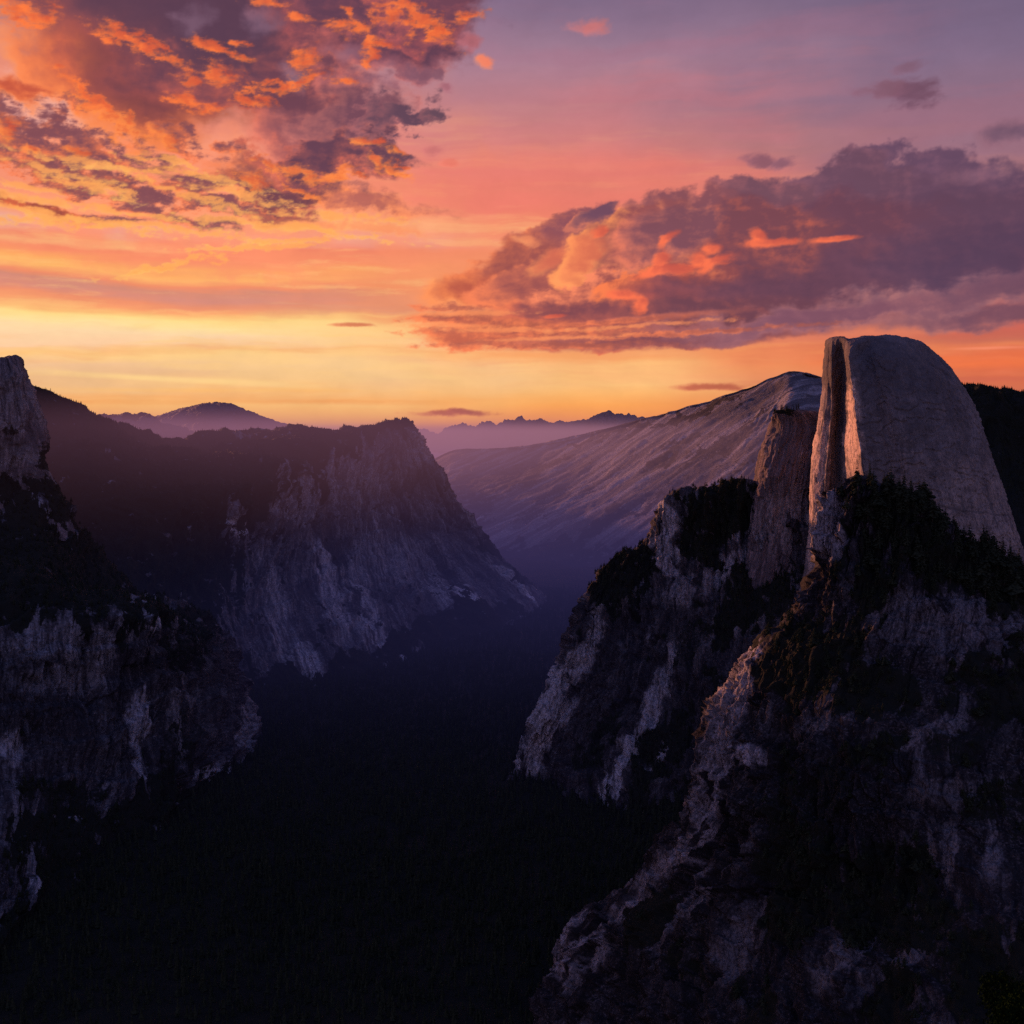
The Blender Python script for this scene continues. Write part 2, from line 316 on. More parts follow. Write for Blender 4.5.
class G:
    """tiny expression builder for shader node trees"""
    def __init__(s, tree): s.t = tree; s.n = tree.nodes; s.l = tree.links
    def put(s, sock, v):
        if isinstance(v, X): s.l.new(v.s, sock)
        elif isinstance(v, (tuple, list)) and sock.type == 'RGBA' and len(v) == 3: sock.default_value = (*v, 1)
        else: sock.default_value = v
    def math(s, op, *a, clamp=False):
        n = s.n.new('ShaderNodeMath'); n.operation = op; n.use_clamp = clamp
        for i, v in enumerate(a): s.put(n.inputs[i], v)
        return X(s, n.outputs[0])
    def vmath(s, op, *a, out=0):
        n = s.n.new('ShaderNodeVectorMath'); n.operation = op
        for i, v in enumerate(a):
            s.put(n.inputs['Scale'] if (op == 'SCALE' and i == 1) else n.inputs[i], v)
        return X(s, n.outputs[out])
    def xyz(s, x, y, z=0.0):
        n = s.n.new('ShaderNodeCombineXYZ')
        for i, v in enumerate((x, y, z)): s.put(n.inputs[i], v)
        return X(s, n.outputs[0])
    def sep(s, v):
        n = s.n.new('ShaderNodeSeparateXYZ'); s.put(n.inputs[0], v)
        return [X(s, o) for o in n.outputs]
    def noise(s, v, scale=1., detail=6., rough=.5, dist=0., lac=2., kind='FBM', color=False):
        n = s.n.new('ShaderNodeTexNoise'); n.noise_dimensions = '3D'; n.noise_type = kind
        if kind in ('FBM', 'MULTIFRACTAL'): n.normalize = True
        s.put(n.inputs['Vector'], v)
        for k, q in (('Scale', scale), ('Detail', detail), ('Roughness', rough), ('Distortion', dist), ('Lacunarity', lac)):
            s.put(n.inputs[k], q)
        return X(s, n.outputs['Color' if color else 'Fac'])
    def voronoi(s, v, scale=1., feature='F1', rand=1.):
        n = s.n.new('ShaderNodeTexVoronoi'); n.feature = feature
        s.put(n.inputs['Vector'], v); s.put(n.inputs['Scale'], scale); s.put(n.inputs['Randomness'], rand)
        return X(s, n.outputs['Distance'])
    def ss(s, v, a, b, lo=0., hi=1., kind='SMOOTHSTEP'):
        n = s.n.new('ShaderNodeMapRange'); n.interpolation_type = kind; n.clamp = True
        for k, q in ((0, v), (1, a), (2, b), (3, lo), (4, hi)): s.put(n.inputs[k], q)
        return X(s, n.outputs[0])
    def mix(s, f, a, b, mode='MIX'):
        n = s.n.new('ShaderNodeMix'); n.data_type = 'RGBA'; n.blend_type = mode; n.clamp_factor = True
        s.put(n.inputs[0], f); s.put(n.inputs[6], a); s.put(n.inputs[7], b)
        return X(s, n.outputs[2])
    def ramp(s, f, stops, interp='LINEAR'):
        n = s.n.new('ShaderNodeValToRGB'); r = n.color_ramp; r.interpolation = interp
        while len(r.elements) < len(stops): r.elements.new(.5)
        for e, (p, c) in zip(r.elements, stops): e.position = p; e.color = c
        s.put(n.inputs[0], f)
        return X(s, n.outputs[0])
    def attr(s, name, out='Fac'):
        n = s.n.new('ShaderNodeAttribute'); n.attribute_name = name
        return X(s, n.outputs[out])
    def mn(s, a, b): return s.math('MINIMUM', a, b)
    def mx(s, a, b): return s.math('MAXIMUM', a, b)

class X:
    def __init__(s, g, sock): s.g = g; s.s = sock
    def __add__(a, b): return a.g.math('ADD', a, b)
    __radd__ = __add__
    def __sub__(a, b): return a.g.math('SUBTRACT', a, b)
    def __rsub__(a, b): return a.g.math('SUBTRACT', b, a)
    def __mul__(a, b): return a.g.math('MULTIPLY', a, b)
    __rmul__ = __mul__
    def __truediv__(a, b): return a.g.math('DIVIDE', a, b)

SC = bpy.context.scene; COL = SC.collection
T0 = time.time()
RS = np.random.RandomState(3)

def P3(px, py, D):
    """the point at depth D (metres along +Y) seen in direction px, py"""
    x, y, z = pdir(px, py)
    k = D/y
    return np.array((x*k, D, z*k))

def to_px(p):
    """direction of a point, as photo pixel (used to decide where rock is bare and where trees grow)"""
    c, s = math.cos(PITCH), math.sin(PITCH)
    x, y, z = p[..., 0], p[..., 1], p[..., 2]
    f = y*c - z*s; up = z*c + y*s
    f = np.maximum(f, 1.)
    return 512 + FPX*x/f, 512 - FPX*up/f

# ---------------------------------------------------------------- lofted rock surfaces
def crom(a, n_per):
    """Catmull-Rom through axis 0 of a, n_per[i] samples in segment i"""
    a = np.concatenate([2*a[:1]-a[1:2], a, 2*a[-1:]-a[-2:-1]], 0)
    out = []
    for i in range(len(n_per)):
        t = np.linspace(0, 1, n_per[i], endpoint=False).reshape((-1,)+(1,)*(a.ndim-1))
        p0, p1, p2, p3 = a[i:i+1], a[i+1:i+2], a[i+2:i+3], a[i+3:i+4]
        out.append(.5*((2*p1) + (p2-p0)*t + (2*p0-5*p1+4*p2-p3)*t*t + (3*p1-p0-3*p2+p3)*t**3))
    out.append(a[-2:-1])
    return np.concatenate(out, 0)

def normals(p):
    du = np.gradient(p, axis=1); dv = np.gradient(p, axis=0)
    n = np.cross(dv, du); n /= np.maximum(np.linalg.norm(n, axis=-1, keepdims=True), 1e-6)
    return n

class Loft:
    """rows run from the back over the top to the foot; columns from left to right"""
    def __init__(s, rows, res_r, res_c, seed=0.):
        ctrl = np.array([[P3(*q) for q in r] for r in rows], np.float64)
        pp = crom(ctrl, res_r)
        pp = np.swapaxes(crom(np.swapaxes(pp, 0, 1), res_c), 0, 1)
        s.p = pp; s.seed = seed
        R_, C_ = pp.shape[:2]
        # row / column coordinates counted in control segments
        s.r = np.concatenate([i + np.linspace(0, 1, n, endpoint=False) for i, n in enumerate(res_r)] + [[len(res_r)]])[:, None]*np.ones((1, C_))
        s.c = np.concatenate([i + np.linspace(0, 1, n, endpoint=False) for i, n in enumerate(res_c)] + [[len(res_c)]])[None, :]*np.ones((R_, 1))
        s.n0 = normals(pp)
        s.px, s.py = to_px(pp)
        dc = np.linalg.norm(np.diff(pp, axis=1), axis=-1).mean(0); dr = np.linalg.norm(np.diff(pp, axis=0), axis=-1).mean(1)
        s.U = np.concatenate([[0], np.cumsum(dc)])[None, :]*np.ones((R_, 1)); s.V = np.concatenate([[0], np.cumsum(dr)])[:, None]*np.ones((1, C_))
        s.flow = np.stack([s.U/20, s.V/200, s.U*0], -1); s.sl = np.zeros((R_, C_))
        s.forest = np.zeros((R_, C_)); s.pale = np.zeros((R_, C_)); s.dark = np.zeros((R_, C_))
    def push(s, d):
        s.p = s.p + s.n0*d[..., None]
    def rocky(s, big=20., ribL=40., rib=8., fine=3., Lbig=300., kz=5., led=0., ledL=60., steepness=None):
        x, y, z = s.p[..., 0], s.p[..., 1], s.p[..., 2]
        sd = s.seed
        wx = fbm3(x/Lbig, y/Lbig, z/Lbig, 4, seed=sd)
        d = wx*big*1.6
        w2 = fbm3(x/(ribL*2), y/(ribL*2), z/(ribL*4), 3, seed=sd+5)*1.2
        rb = fbm3(x/ribL + w2, y/ribL + w2, z/(ribL*kz), 4, .48, ridge=True, seed=sd+9)
        d = d - (rb-.45)*rib*1.7
        if rib > 2.5:
            rb2 = fbm3(x/(ribL*3.6) + w2*.7, y/(ribL*3.6) + w2*.7, z/(ribL*3.6*kz*.7), 4, .5, ridge=True, seed=sd+19)
            d = d + (rb2-.45)*rib*5.
        else: rb2 = rb
        f = fbm3(x/(ribL*.5), y/(ribL*.5), z/(ribL*.8), 5, .52, seed=sd+2)
        d = d + f*fine*2
        if led:
            q = z/ledL + fbm3(x/300, y/300, z/300, 3, seed=sd+4)*1.5
            st = (q - np.floor(q)); st = np.where(st < .8, st/.8, (1-st)/.2)
            d = d + (st-.5)*led
        s.rb = rb; s.big = wx; s.f = f
        # hollows painted dark: occlusion shade in the colour, plus soil and shrubs in gullies
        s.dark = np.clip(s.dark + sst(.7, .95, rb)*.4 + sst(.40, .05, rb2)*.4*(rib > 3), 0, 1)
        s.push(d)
    def fluted(s, amp, wid, leng, shear=0., seed=0., crack=.8, big=1., blocks=1., lean=0.):
        """joints, chutes and slabs that run down the fall line; narrow across, long downward"""
        u = (s.U + s.V*shear); w = fbm2(u/(wid*9), s.V/(leng*1.6), 4, .5, seed=seed+3)
        w2 = fbm2(u/(wid*2.5), s.V/(leng*.5), 4, .55, seed=seed+6)
        a, b = u/wid + w*1.9 + w2*.22, s.V/leng + w*.6
        s.flow = np.stack([a, b, w], -1)
        q = fbm2(a, b, 4, .5, ridge=True, seed=seed)                      # sharp joints
        Q = fbm2(a/4.2, b/1.8, 4, .5, ridge=True, seed=seed+40)           # buttresses between gullies
        s.sl = fbm2(a/2.6 + 7, b/1.7, 5, .55, seed=seed+60)               # slabs by colour
        m = sst(-.35, .2, fbm2(a/7, b*.9, 3, seed=seed+80))
        al = a + b*lean
        h1, c1, e1 = facet2(al/4. + w2*.12, b*1.5 + w2*.3, int(seed)+1)
        h2, c2, e2 = facet2(al/1.5 + w2*.25, b*4.2 + w2*.4, int(seed)+2)
        h3, c3, e3 = facet2(al*1.6 + w2*.3, b*9. + w2*.5, int(seed)+3)
        s.sl = s.sl*.7 + (c1-.5)*.34 + (c2-.5)*.26 + (c3-.5)*.14
        flat = 1 - .88*sst(.45, .85, s.n0[..., 2])
        s.push((-(q-.4)*amp*(.35+.65*m) + (Q-.4)*amp*2.6*big + (h1*2.4 + h2*1.1 + h3*.45)*amp*blocks)*flat)
        s.st = q
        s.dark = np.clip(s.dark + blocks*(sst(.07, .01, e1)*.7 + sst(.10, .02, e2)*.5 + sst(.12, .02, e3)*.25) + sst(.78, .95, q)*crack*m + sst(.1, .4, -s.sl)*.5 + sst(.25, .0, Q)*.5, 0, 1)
        s.pale = np.clip(s.pale + sst(.16, .42, s.sl)*.28, 0, 1)
    def contrast(s, k=1., gap=60.):
        s.dark = np.clip(s.dark*k, 0, 1)*(1-s.pale*.8)
        x, y, z = s.p[..., 0], s.p[..., 1], s.p[..., 2]
        if gap:
            q = fbm3(x/gap, y/gap, z/gap, 5, .6, seed=s.seed+77)
            s.forest = np.clip(s.forest*sst(-.55, -.12, q) + sst(.2, .42, q)*.75*sst(.15, .5, s.n0[..., 2])*(1-s.pale), 0, 1)
    def paint(s, name, items, warp=14., soft=.5, wl=40.):
        """items: (px, py, rx, ry, rot, strength) ellipses, edges broken by noise"""
        a = getattr(s, name)
        wx = fbm2(s.px/wl, s.py/wl, 5, .6, seed=s.seed+31)*warp*1.6
        wy = fbm2(s.px/wl, s.py/wl, 5, .6, seed=s.seed+63)*warp*1.6
        for px, py, rx, ry, rot, k in items:
            c, sn = math.cos(math.radians(rot)), math.sin(math.radians(rot))
            u = s.px-px+wx; v = -(s.py-py)+wy
            e = 1-np.hypot((u*c+v*sn)/rx, (v*c-u*sn)/ry)
            if name == 'pale': m = sst(-.1, .3, e)*sst(-.20, -.02, s.sl + .25*e)
            elif name == 'forest': m = sst(-soft*.3, soft*.6, e - s.sl*.9)
            else: m = sst(-soft*.3, soft, e)
            a = a*(1-m) + m*k if k < 1 else np.maximum(a, m*k)
        setattr(s, name, a)
    def normal_z(s):
        s.n = normals(s.p)
        return s.n[..., 2]
    def build(s, name, mat, parent=None, close=True):
        R_, C_ = s.p.shape[:2]
        idx = np.arange(R_*C_).reshape(R_, C_)
        q = np.stack([idx[:-1, :-1], idx[1:, :-1], idx[1:, 1:], idx[:-1, 1:]], -1).reshape(-1, 4)
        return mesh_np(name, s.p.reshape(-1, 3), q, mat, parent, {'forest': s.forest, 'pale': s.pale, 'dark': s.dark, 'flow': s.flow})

def mesh_np(name, verts, faces, mat, parent=None, attrs=None, smooth=True):
    me = bpy.data.meshes.new(name)
    nv, nf, k = len(verts), len(faces), faces.shape[1]
    me.vertices.add(nv); me.vertices.foreach_set('co', np.asarray(verts, np.float32).ravel())
    me.loops.add(nf*k); me.loops.foreach_set('vertex_index', np.asarray(faces, np.int32).ravel())
    me.polygons.add(nf); me.polygons.foreach_set('loop_start', np.arange(0, nf*k, k, dtype=np.int32))
    me.polygons.foreach_set('loop_total', np.full(nf, k, np.int32))
    me.polygons.foreach_set('use_smooth', np.full(nf, smooth))
    for a, v in (attrs or {}).items():
        v = np.asarray(v, np.float32)
        if v.size == nv:
            at = me.attributes.new(a, 'FLOAT', 'POINT'); at.data.foreach_set('value', v.ravel())
        elif v.size == nv*3:
            at = me.attributes.new(a, 'FLOAT_VECTOR', 'POINT'); at.data.foreach_set('vector', v.ravel())
        else:
            at = me.attributes.new(a, 'FLOAT_COLOR', 'POINT'); at.data.foreach_set('color', v.ravel())
    me.update(calc_edges=True)
    me.materials.append(mat)
    o = bpy.data.objects.new(name, me); COL.objects.link(o)
    if parent: o.parent = parent
    return o

def tag(o, label=None, cat=None, group=None, kind=None):
    if label: o['label'] = label
    if cat: o['category'] = cat
    if group: o['group'] = group
    if kind: o['kind'] = kind
    return o

# ---------------------------------------------------------------- materials
def newmat(name):
    m = bpy.data.materials.new(name); m.use_nodes = True
    t = m.node_tree; t.nodes.clear(); g = G(t)
    out = t.nodes.new('ShaderNodeOutputMaterial')
    return m, t, g, out

def rock_material(name, base=(.26, .235, .235), palec=(.48, .44, .43), darkc=(.075, .068, .072), veg=(.016, .018, .014), scale=1., streak=1., bump=1., mottling=.5, patch=.0, cracks=.35, chips=.4):
    m, t, g, out = newmat(name)
    geo = t.nodes.new('ShaderNodeNewGeometry'); pos = X(g, geo.outputs['Position'])
    pm = g.vmath('SCALE', pos, .01*scale)
    n_big = g.noise(pm, .9, 5., .6)
    n_str = g.noise(g.attr('flow', 'Vector'), 1.9, 6., .62)
    n_fin = g.noise(g.vmath('MULTIPLY', pm, (20., 20., 14.)), 1., 6., .72)
    fo, pa, dk = g.attr('forest'), g.attr('pale'), g.attr('dark')
    wv = g.vmath('ADD', pm, g.vmath('SCALE', g.noise(pm, 3., 3., .6, color=True), .35))
    crk = g.voronoi(g.vmath('MULTIPLY', wv, (9., 9., 5.)), 1., 'DISTANCE_TO_EDGE')
    crack = g.ss(crk, .0, .10, 1., 0.)
    c = g.mix(g.ss(n_big, .36, .64), tuple(q*.8 for q in base), tuple(q*1.35 for q in base))
    c = g.mix(g.ss(n_str + (n_big-.5)*.5, .40, .56)*streak*.8, c, tuple(darkc))
    c = g.mix(g.ss(n_fin, .50, .60)*mottling, c, tuple(q*.4 for q in base))
    n_chip = g.noise(g.vmath('MULTIPLY', pm, (17., 17., 26.)), 1., 6., .7)
    c = g.mix(g.ss(n_chip + (n_big-.5)*.25, .47, .36)*chips, c, tuple(q*.62 for q in palec))
    c = g.mix(pa*g.ss(n_fin, .62, .48, .2, 1.)*g.ss(n_str, .62, .46, .35, 1.), c, tuple(palec))
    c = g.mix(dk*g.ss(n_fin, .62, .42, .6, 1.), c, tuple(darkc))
    c = g.mix(crack*cracks, c, tuple(q*.5 for q in darkc))
    v = g.ss(fo + (n_fin-.5)*1.3 + (n_big-.5)*patch, .38, .6)
    c = g.mix(v, c, tuple(veg))
    b = t.nodes.new('ShaderNodeBsdfPrincipled')
    g.put(b.inputs['Base Color'], c); b.inputs['Roughness'].default_value = .92; b.inputs['Specular IOR Level'].default_value = .12
    bp = t.nodes.new('ShaderNodeBump'); bp.inputs['Strength'].default_value = .9*bump; bp.inputs['Distance'].default_value = 2.5/scale
    g.put(bp.inputs['Height'], n_str*(1.2*streak) + n_fin - crack*(.5*cracks))
    t.links.new(bp.outputs[0], b.inputs['Normal'])
    t.links.new(b.outputs[0], out.inputs['Surface'])
    return m

def leaf_material(name, a=(.018, .024, .016), b_=(.04, .048, .028)):
    m, t, g, out = newmat(name)
    geo = t.nodes.new('ShaderNodeNewGeometry'); pos = X(g, geo.outputs['Position'])
    n = g.noise(g.vmath('SCALE', pos, .25), 1., 3., .6)
    oi = t.nodes.new('ShaderNodeObjectInfo'); rnd = X(g, oi.outputs['Random'])
    c = g.mix(g.ss(n, .35, .65)*.7 + rnd*.3, tuple(a), tuple(b_))
    b = t.nodes.new('ShaderNodeBsdfPrincipled'); g.put(b.inputs['Base Color'], c)
    b.inputs['Roughness'].default_value = 1.; b.inputs['Specular IOR Level'].default_value = 0.
    t.links.new(b.outputs[0], out.inputs['Surface'])
    return m

def bark_material():
    m, t, g, out = newmat('bark')
    tc = t.nodes.new('ShaderNodeTexCoord')
    n = g.noise(g.vmath('MULTIPLY', X(g, tc.outputs['Object']), (3, 3, .6)), 2., 4., .6)
    c = g.mix(n, (.03, .022, .018), (.09, .07, .055))
    b = t.nodes.new('ShaderNodeBsdfPrincipled'); g.put(b.inputs['Base Color'], c); b.inputs['Roughness'].default_value = .95
    t.links.new(b.outputs[0], out.inputs['Surface'])
    return m

def haze_material(name, density, color, strength):
    m, t, g, out = newmat(name)
    ab = t.nodes.new('ShaderNodeVolumeAbsorption'); ab.inputs['Color'].default_value = (0, 0, 0, 1); ab.inputs['Density'].default_value = density
    em = t.nodes.new('ShaderNodeEmission'); em.inputs['Color'].default_value = color; em.inputs['Strength'].default_value = density*strength
    ad = t.nodes.new('ShaderNodeAddShader')
    t.links.new(ab.outputs[0], ad.inputs[0]); t.links.new(em.outputs[0], ad.inputs[1])
    t.links.new(ad.outputs[0], out.inputs['Volume'])
    return m

# ---------------------------------------------------------------- sky
SUN_AZ, SUN_EL = -42.0, 9.0

def make_world():
    w = bpy.data.worlds.new('World'); SC.world = w; w.use_nodes = True
    t = w.node_tree; t.nodes.clear(); g = G(t)
    out = t.nodes.new('ShaderNodeOutputWorld')
    tc = t.nodes.new('ShaderNodeTexCoord'); x, y, z = g.sep(X(g, tc.outputs['Generated']))
    el = g.math('ARCSINE', z)
    az = g.math('ARCTAN2', x, y)
    e = g.ss(el, -.1, 1.5, 0, 1, 'LINEAR')
    warm = g.ramp(e, [(0, lin(30, 26, 40)), (.06, lin(226, 130, 74)), (.12, lin(246, 180, 118)), (.22, lin(226, 136, 120)), (.34, lin(124, 106, 138)), (.6, lin(70, 76, 122)), (1, lin(52, 60, 108))])
    cool = g.ramp(e, [(0, lin(22, 22, 36)), (.07, lin(120, 96, 122)), (.14, lin(168, 124, 140)), (.26, lin(116, 106, 148)), (.5, lin(74, 88, 148)), (1, lin(52, 60, 108))])
    f = g.ss(g.math('ABSOLUTE', az - math.radians(-12)), .6, 1.7)
    nis = t.nodes.new('ShaderNodeTexSky'); nis.sky_type = 'NISHITA'; nis.sun_disc = False
    nis.sun_elevation = math.radians(SUN_EL); nis.sun_rotation = math.radians(SUN_AZ); nis.altitude = 2200
    b1 = t.nodes.new('ShaderNodeBackground'); g.put(b1.inputs[0], g.mix(f, warm, cool)); b1.inputs[1].default_value = WORLD_K
    b2 = t.nodes.new('ShaderNodeBackground'); t.links.new(nis.outputs[0], b2.inputs[0]); b2.inputs[1].default_value = .01
    ad = t.nodes.new('ShaderNodeAddShader')
    t.links.new(b1.outputs[0], ad.inputs[0]); t.links.new(b2.outputs[0], ad.inputs[1]); t.links.new(ad.outputs[0], out.inputs['Surface'])

def make_sky_dome():
    """the dusk sky over the valley: a distant curved sheet, coloured per vertex by the cloud functions above"""
    us = np.concatenate([np.arange(-6.5, -5.0, .03), np.arange(-5.0, 5.0, .0092), np.arange(5.0, 6.5, .03)])
    vs = np.concatenate([np.arange(-.9, -.05, .03), np.arange(-.05, 4.35, .0092), np.arange(4.35, 7.5, .03)])
    u, v = np.meshgrid(us, vs); u = u.astype(np.float32); v = v.astype(np.float32)
    C = sky_colors(u, v)
    C = np.where(C <= .04045, C/12.92, ((C+.055)/1.055)**2.4)
    RD = 70000.
    a, e = u/10.98, v/10.98
    p = np.stack([np.sin(a)*np.cos(e), np.cos(a)*np.cos(e), np.sin(e)], -1)*RD
    idx = np.arange(u.size).reshape(u.shape)
    q = np.stack([idx[:-1, :-1], idx[:-1, 1:], idx[1:, 1:], idx[1:, :-1]], -1).reshape(-1, 4)
    col = np.concatenate([C, np.ones(C.shape[:2]+(1,))], -1)
    m, t, g, out = newmat('dusk_sky')
    em = t.nodes.new('ShaderNodeEmission'); g.put(em.inputs[0], g.attr('hue', 'Color')); em.inputs[1].default_value = 1.0
    t.links.new(em.outputs[0], out.inputs['Surface']); m.cycles.emission_sampling = 'NONE'
    o = mesh_np('sky', p.reshape(-1, 3), q, m, None, {'hue': col}, smooth=False)
    tag(o, kind='structure')
# ================================================================ the scene
WORLD_K = 1.15
make_world()
make_sky_dome()
print('sky', time.time()-T0)

sun = bpy.data.lights.new('sun', 'SUN'); sun.energy = 5.; sun.angle = math.radians(1.2); sun.color = (1., .37, .18)
so = bpy.data.objects.new('sun', sun); COL.objects.link(so)
sa, se = math.radians(SUN_AZ), math.radians(SUN_EL)
sd = (math.sin(sa)*math.cos(se), math.cos(sa)*math.cos(se), math.sin(se))
from mathutils import Vector
so.rotation_euler = Vector(sd).to_track_quat('Z', 'Y').to_euler()

cd = bpy.data.cameras.new('camera'); cam = bpy.data.objects.new('camera', cd); COL.objects.link(cam); SC.camera = cam
cd.sensor_width = 36; cd.lens = 36*FPX/1024; cd.clip_start = 1.; cd.clip_end = 200000.
cam.rotation_euler = (math.pi/2 - PITCH, 0, 0)

# ---------------------------------------------------------------- materials
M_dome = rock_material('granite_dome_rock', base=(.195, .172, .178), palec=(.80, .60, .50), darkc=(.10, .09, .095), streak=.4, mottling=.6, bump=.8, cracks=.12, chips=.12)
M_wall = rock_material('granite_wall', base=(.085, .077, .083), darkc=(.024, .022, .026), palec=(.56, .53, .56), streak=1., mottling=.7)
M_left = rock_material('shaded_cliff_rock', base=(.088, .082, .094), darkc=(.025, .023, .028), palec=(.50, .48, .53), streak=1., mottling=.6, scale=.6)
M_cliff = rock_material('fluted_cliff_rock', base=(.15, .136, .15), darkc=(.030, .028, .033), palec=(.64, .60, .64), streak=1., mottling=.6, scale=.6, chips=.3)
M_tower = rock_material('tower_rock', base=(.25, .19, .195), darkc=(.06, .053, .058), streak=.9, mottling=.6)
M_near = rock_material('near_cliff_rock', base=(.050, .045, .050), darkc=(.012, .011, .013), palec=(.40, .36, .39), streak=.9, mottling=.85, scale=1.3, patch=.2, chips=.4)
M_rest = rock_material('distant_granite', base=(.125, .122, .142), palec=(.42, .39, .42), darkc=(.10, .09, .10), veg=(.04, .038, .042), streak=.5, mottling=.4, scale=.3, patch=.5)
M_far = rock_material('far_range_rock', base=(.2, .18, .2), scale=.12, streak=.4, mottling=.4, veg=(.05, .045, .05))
M_forest_ground = rock_material('forest_ground', base=(.02, .022, .02), palec=(.3, .28, .28), darkc=(.012, .013, .012), streak=.3, mottling=.6, scale=.5)

SCAT = {}                          # tree positions by kind of place

def back(row, dD, dy, dpx=0):
    return [(px+dpx, py+dy, D+dD) for px, py, D in row]

def scatter(L, name, n, thr=.45, pxr=(-60, 1090), pyr=(300, 1060), rmin=0., extra=None):
    """pick n points on a loft where its forest mask is dense"""
    p = L.p
    a = np.linalg.norm(np.cross(p[1:, :-1]-p[:-1, :-1], p[:-1, 1:]-p[:-1, :-1]), axis=-1)
    f = L.forest[:-1, :-1]
    px, py = to_px(p[:-1, :-1])
    w = a*(f > thr)*(px > pxr[0])*(px < pxr[1])*(py > pyr[0])*(py < pyr[1])*(L.r[:-1, :-1] >= rmin)
    if extra is not None: w = w*extra
    w = (w/w.sum()).ravel()
    k = RS.choice(w.size, n, p=w)
    i, j = np.unravel_index(k, a.shape)
    t, q = RS.rand(n, 1), RS.rand(n, 1)
    pts = p[i, j] + (p[i+1, j]-p[i, j])*t + (p[i, j+1]-p[i, j])*q
    SCAT.setdefault(name, []).append(pts)

# ---------------------------------------------------------------- the great split dome
rows = []
crest = [(832, 350, 3150), (826.0, 343.5, 2930), (829, 339, 2860), (835, 337.2, 2840), (843, 338, 2800), (850, 340.5, 2770), (860, 339, 2770), (874, 336.8, 2790), (888, 336, 2800),
         (903, 338, 2830), (915, 341, 2870), (925, 346, 2930), (915, 360, 3200)]
rows.append(back(crest, 420, 60)); rows.append(back(crest, 110, 6)); rows.append(crest)
def dome_row(y, XA, XA2, XB, XC, XE, off, DC=2640, DA=2930, DA2=2845, DB=2856):
    r = [(XA+10, y, DA+280), (XA, y, DA), (XA2-.8, y, DA2+12), (XA2+.8, y, DA2), (XB, y, DB), (XC-1.0, y, DC+14), (XC+1.6, y, DC)]
    for t, d in ((.16, -30), (.36, -60), (.60, -40), (.82, 50), (1., 230)):
        r.append((XC+(XE-XC)*t, y, 2640+d+off*(1-.3*t)))
    r.append((XE-12, y, 3220))
    return r
rows += [dome_row(353, 825.5, 832, 843, 850, 936, 150, 2705, DA2=2830, DB=2820),
         dome_row(371, 825, 832, 845, 852, 953, 105, 2690, DA2=2835, DB=2835),
         dome_row(400, 821.5, 832, 843.5, 855.5, 970, 62, 2675),
         dome_row(440, 815, 829, 841, 859.5, 986, 30, 2655),
         dome_row(480, 810, 826, 841, 864.5, 999, 10, 2645),
         dome_row(520, 808, 822, 840, 868, 1012, 0, 2640),
         dome_row(570, 804, 815, 838, 874, 1031, -15),
         dome_row(620, 795, 806, 834, 878, 1058, -30, DA=2900),
         dome_row(720, 780, 800, 830, 884, 1110, -60, DA=2880)]
L = Loft(rows, [14, 10, 22, 26, 40, 52, 52, 52, 60, 40, 30], [12, 20, 24, 26, 30, 30, 18, 40, 46, 46, 46, 30], seed=1.3)
x, y, z = L.p[..., 0], L.p[..., 1], L.p[..., 2]
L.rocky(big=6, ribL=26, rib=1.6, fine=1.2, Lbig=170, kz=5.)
# the sheer side is fluted top to bottom, the round side peels in shallow shells
sheer = sst(6.6, 5.6, L.c)*sst(1.8, 3.2, L.r)
fl = fbm3(x/16, y/16, z/230, 5, .6, ridge=True, seed=8.)
L.push(sheer*(fl-.45)*5)
L.fluted(1.1, 9, 150, seed=74., crack=.25, big=.6, blocks=.35)
L.dark *= .45; L.pale *= .4
shell = fbm3(x/150, y/150, z/80, 4, .5, seed=3.)
q = shell*4.5; fq = q-np.floor(q); L.push((1-sheer)*fq*3.6*sst(2.5, 4, L.r))
edge = sst(.93, .985, fq)*sst(-.1, .25, fbm3(x/70, y/70, z/70, 3, seed=6.))
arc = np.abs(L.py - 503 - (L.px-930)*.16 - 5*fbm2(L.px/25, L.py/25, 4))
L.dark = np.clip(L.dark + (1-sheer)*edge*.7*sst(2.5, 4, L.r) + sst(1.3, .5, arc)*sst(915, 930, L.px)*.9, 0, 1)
L.paint('dark', [(838, 420, 5, 80, 0, .95), (834, 366, 16, 36, 0, .85), (870, 370, 40, 40, 0, .5), (915, 380, 40, 50, -50, .6), (905, 400, 26, 30, -50, .35), (930, 470, 30, 40, -60, .25)], warp=4, wl=12)  # shade of the cleft and upper flange painted dark; flank darkened toward its top
L.paint('pale', [(855, 440, 9, 75, 0, 1), (815, 500, 16, 120, 0, .8), (930, 520, 60, 40, 0, .22), (985, 540, 40, 50, 0, .3), (950, 500, 60, 50, 0, .25), (900, 480, 60, 30, 0, .15)], warp=10, wl=25)  # sunlight on the split face and warm light low on the flank, painted pale
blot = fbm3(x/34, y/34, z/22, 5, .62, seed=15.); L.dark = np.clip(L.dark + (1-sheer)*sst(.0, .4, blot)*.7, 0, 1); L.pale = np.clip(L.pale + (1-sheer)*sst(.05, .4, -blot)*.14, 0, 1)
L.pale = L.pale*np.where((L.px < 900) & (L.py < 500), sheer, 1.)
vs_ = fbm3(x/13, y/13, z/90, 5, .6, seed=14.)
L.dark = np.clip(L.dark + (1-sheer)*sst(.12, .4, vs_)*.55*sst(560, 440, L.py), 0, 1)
L.contrast(1., 0)
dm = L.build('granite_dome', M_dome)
tag(dm, 'great granite dome with a sheer left face split away and a round right flank', 'rock dome', kind='structure')

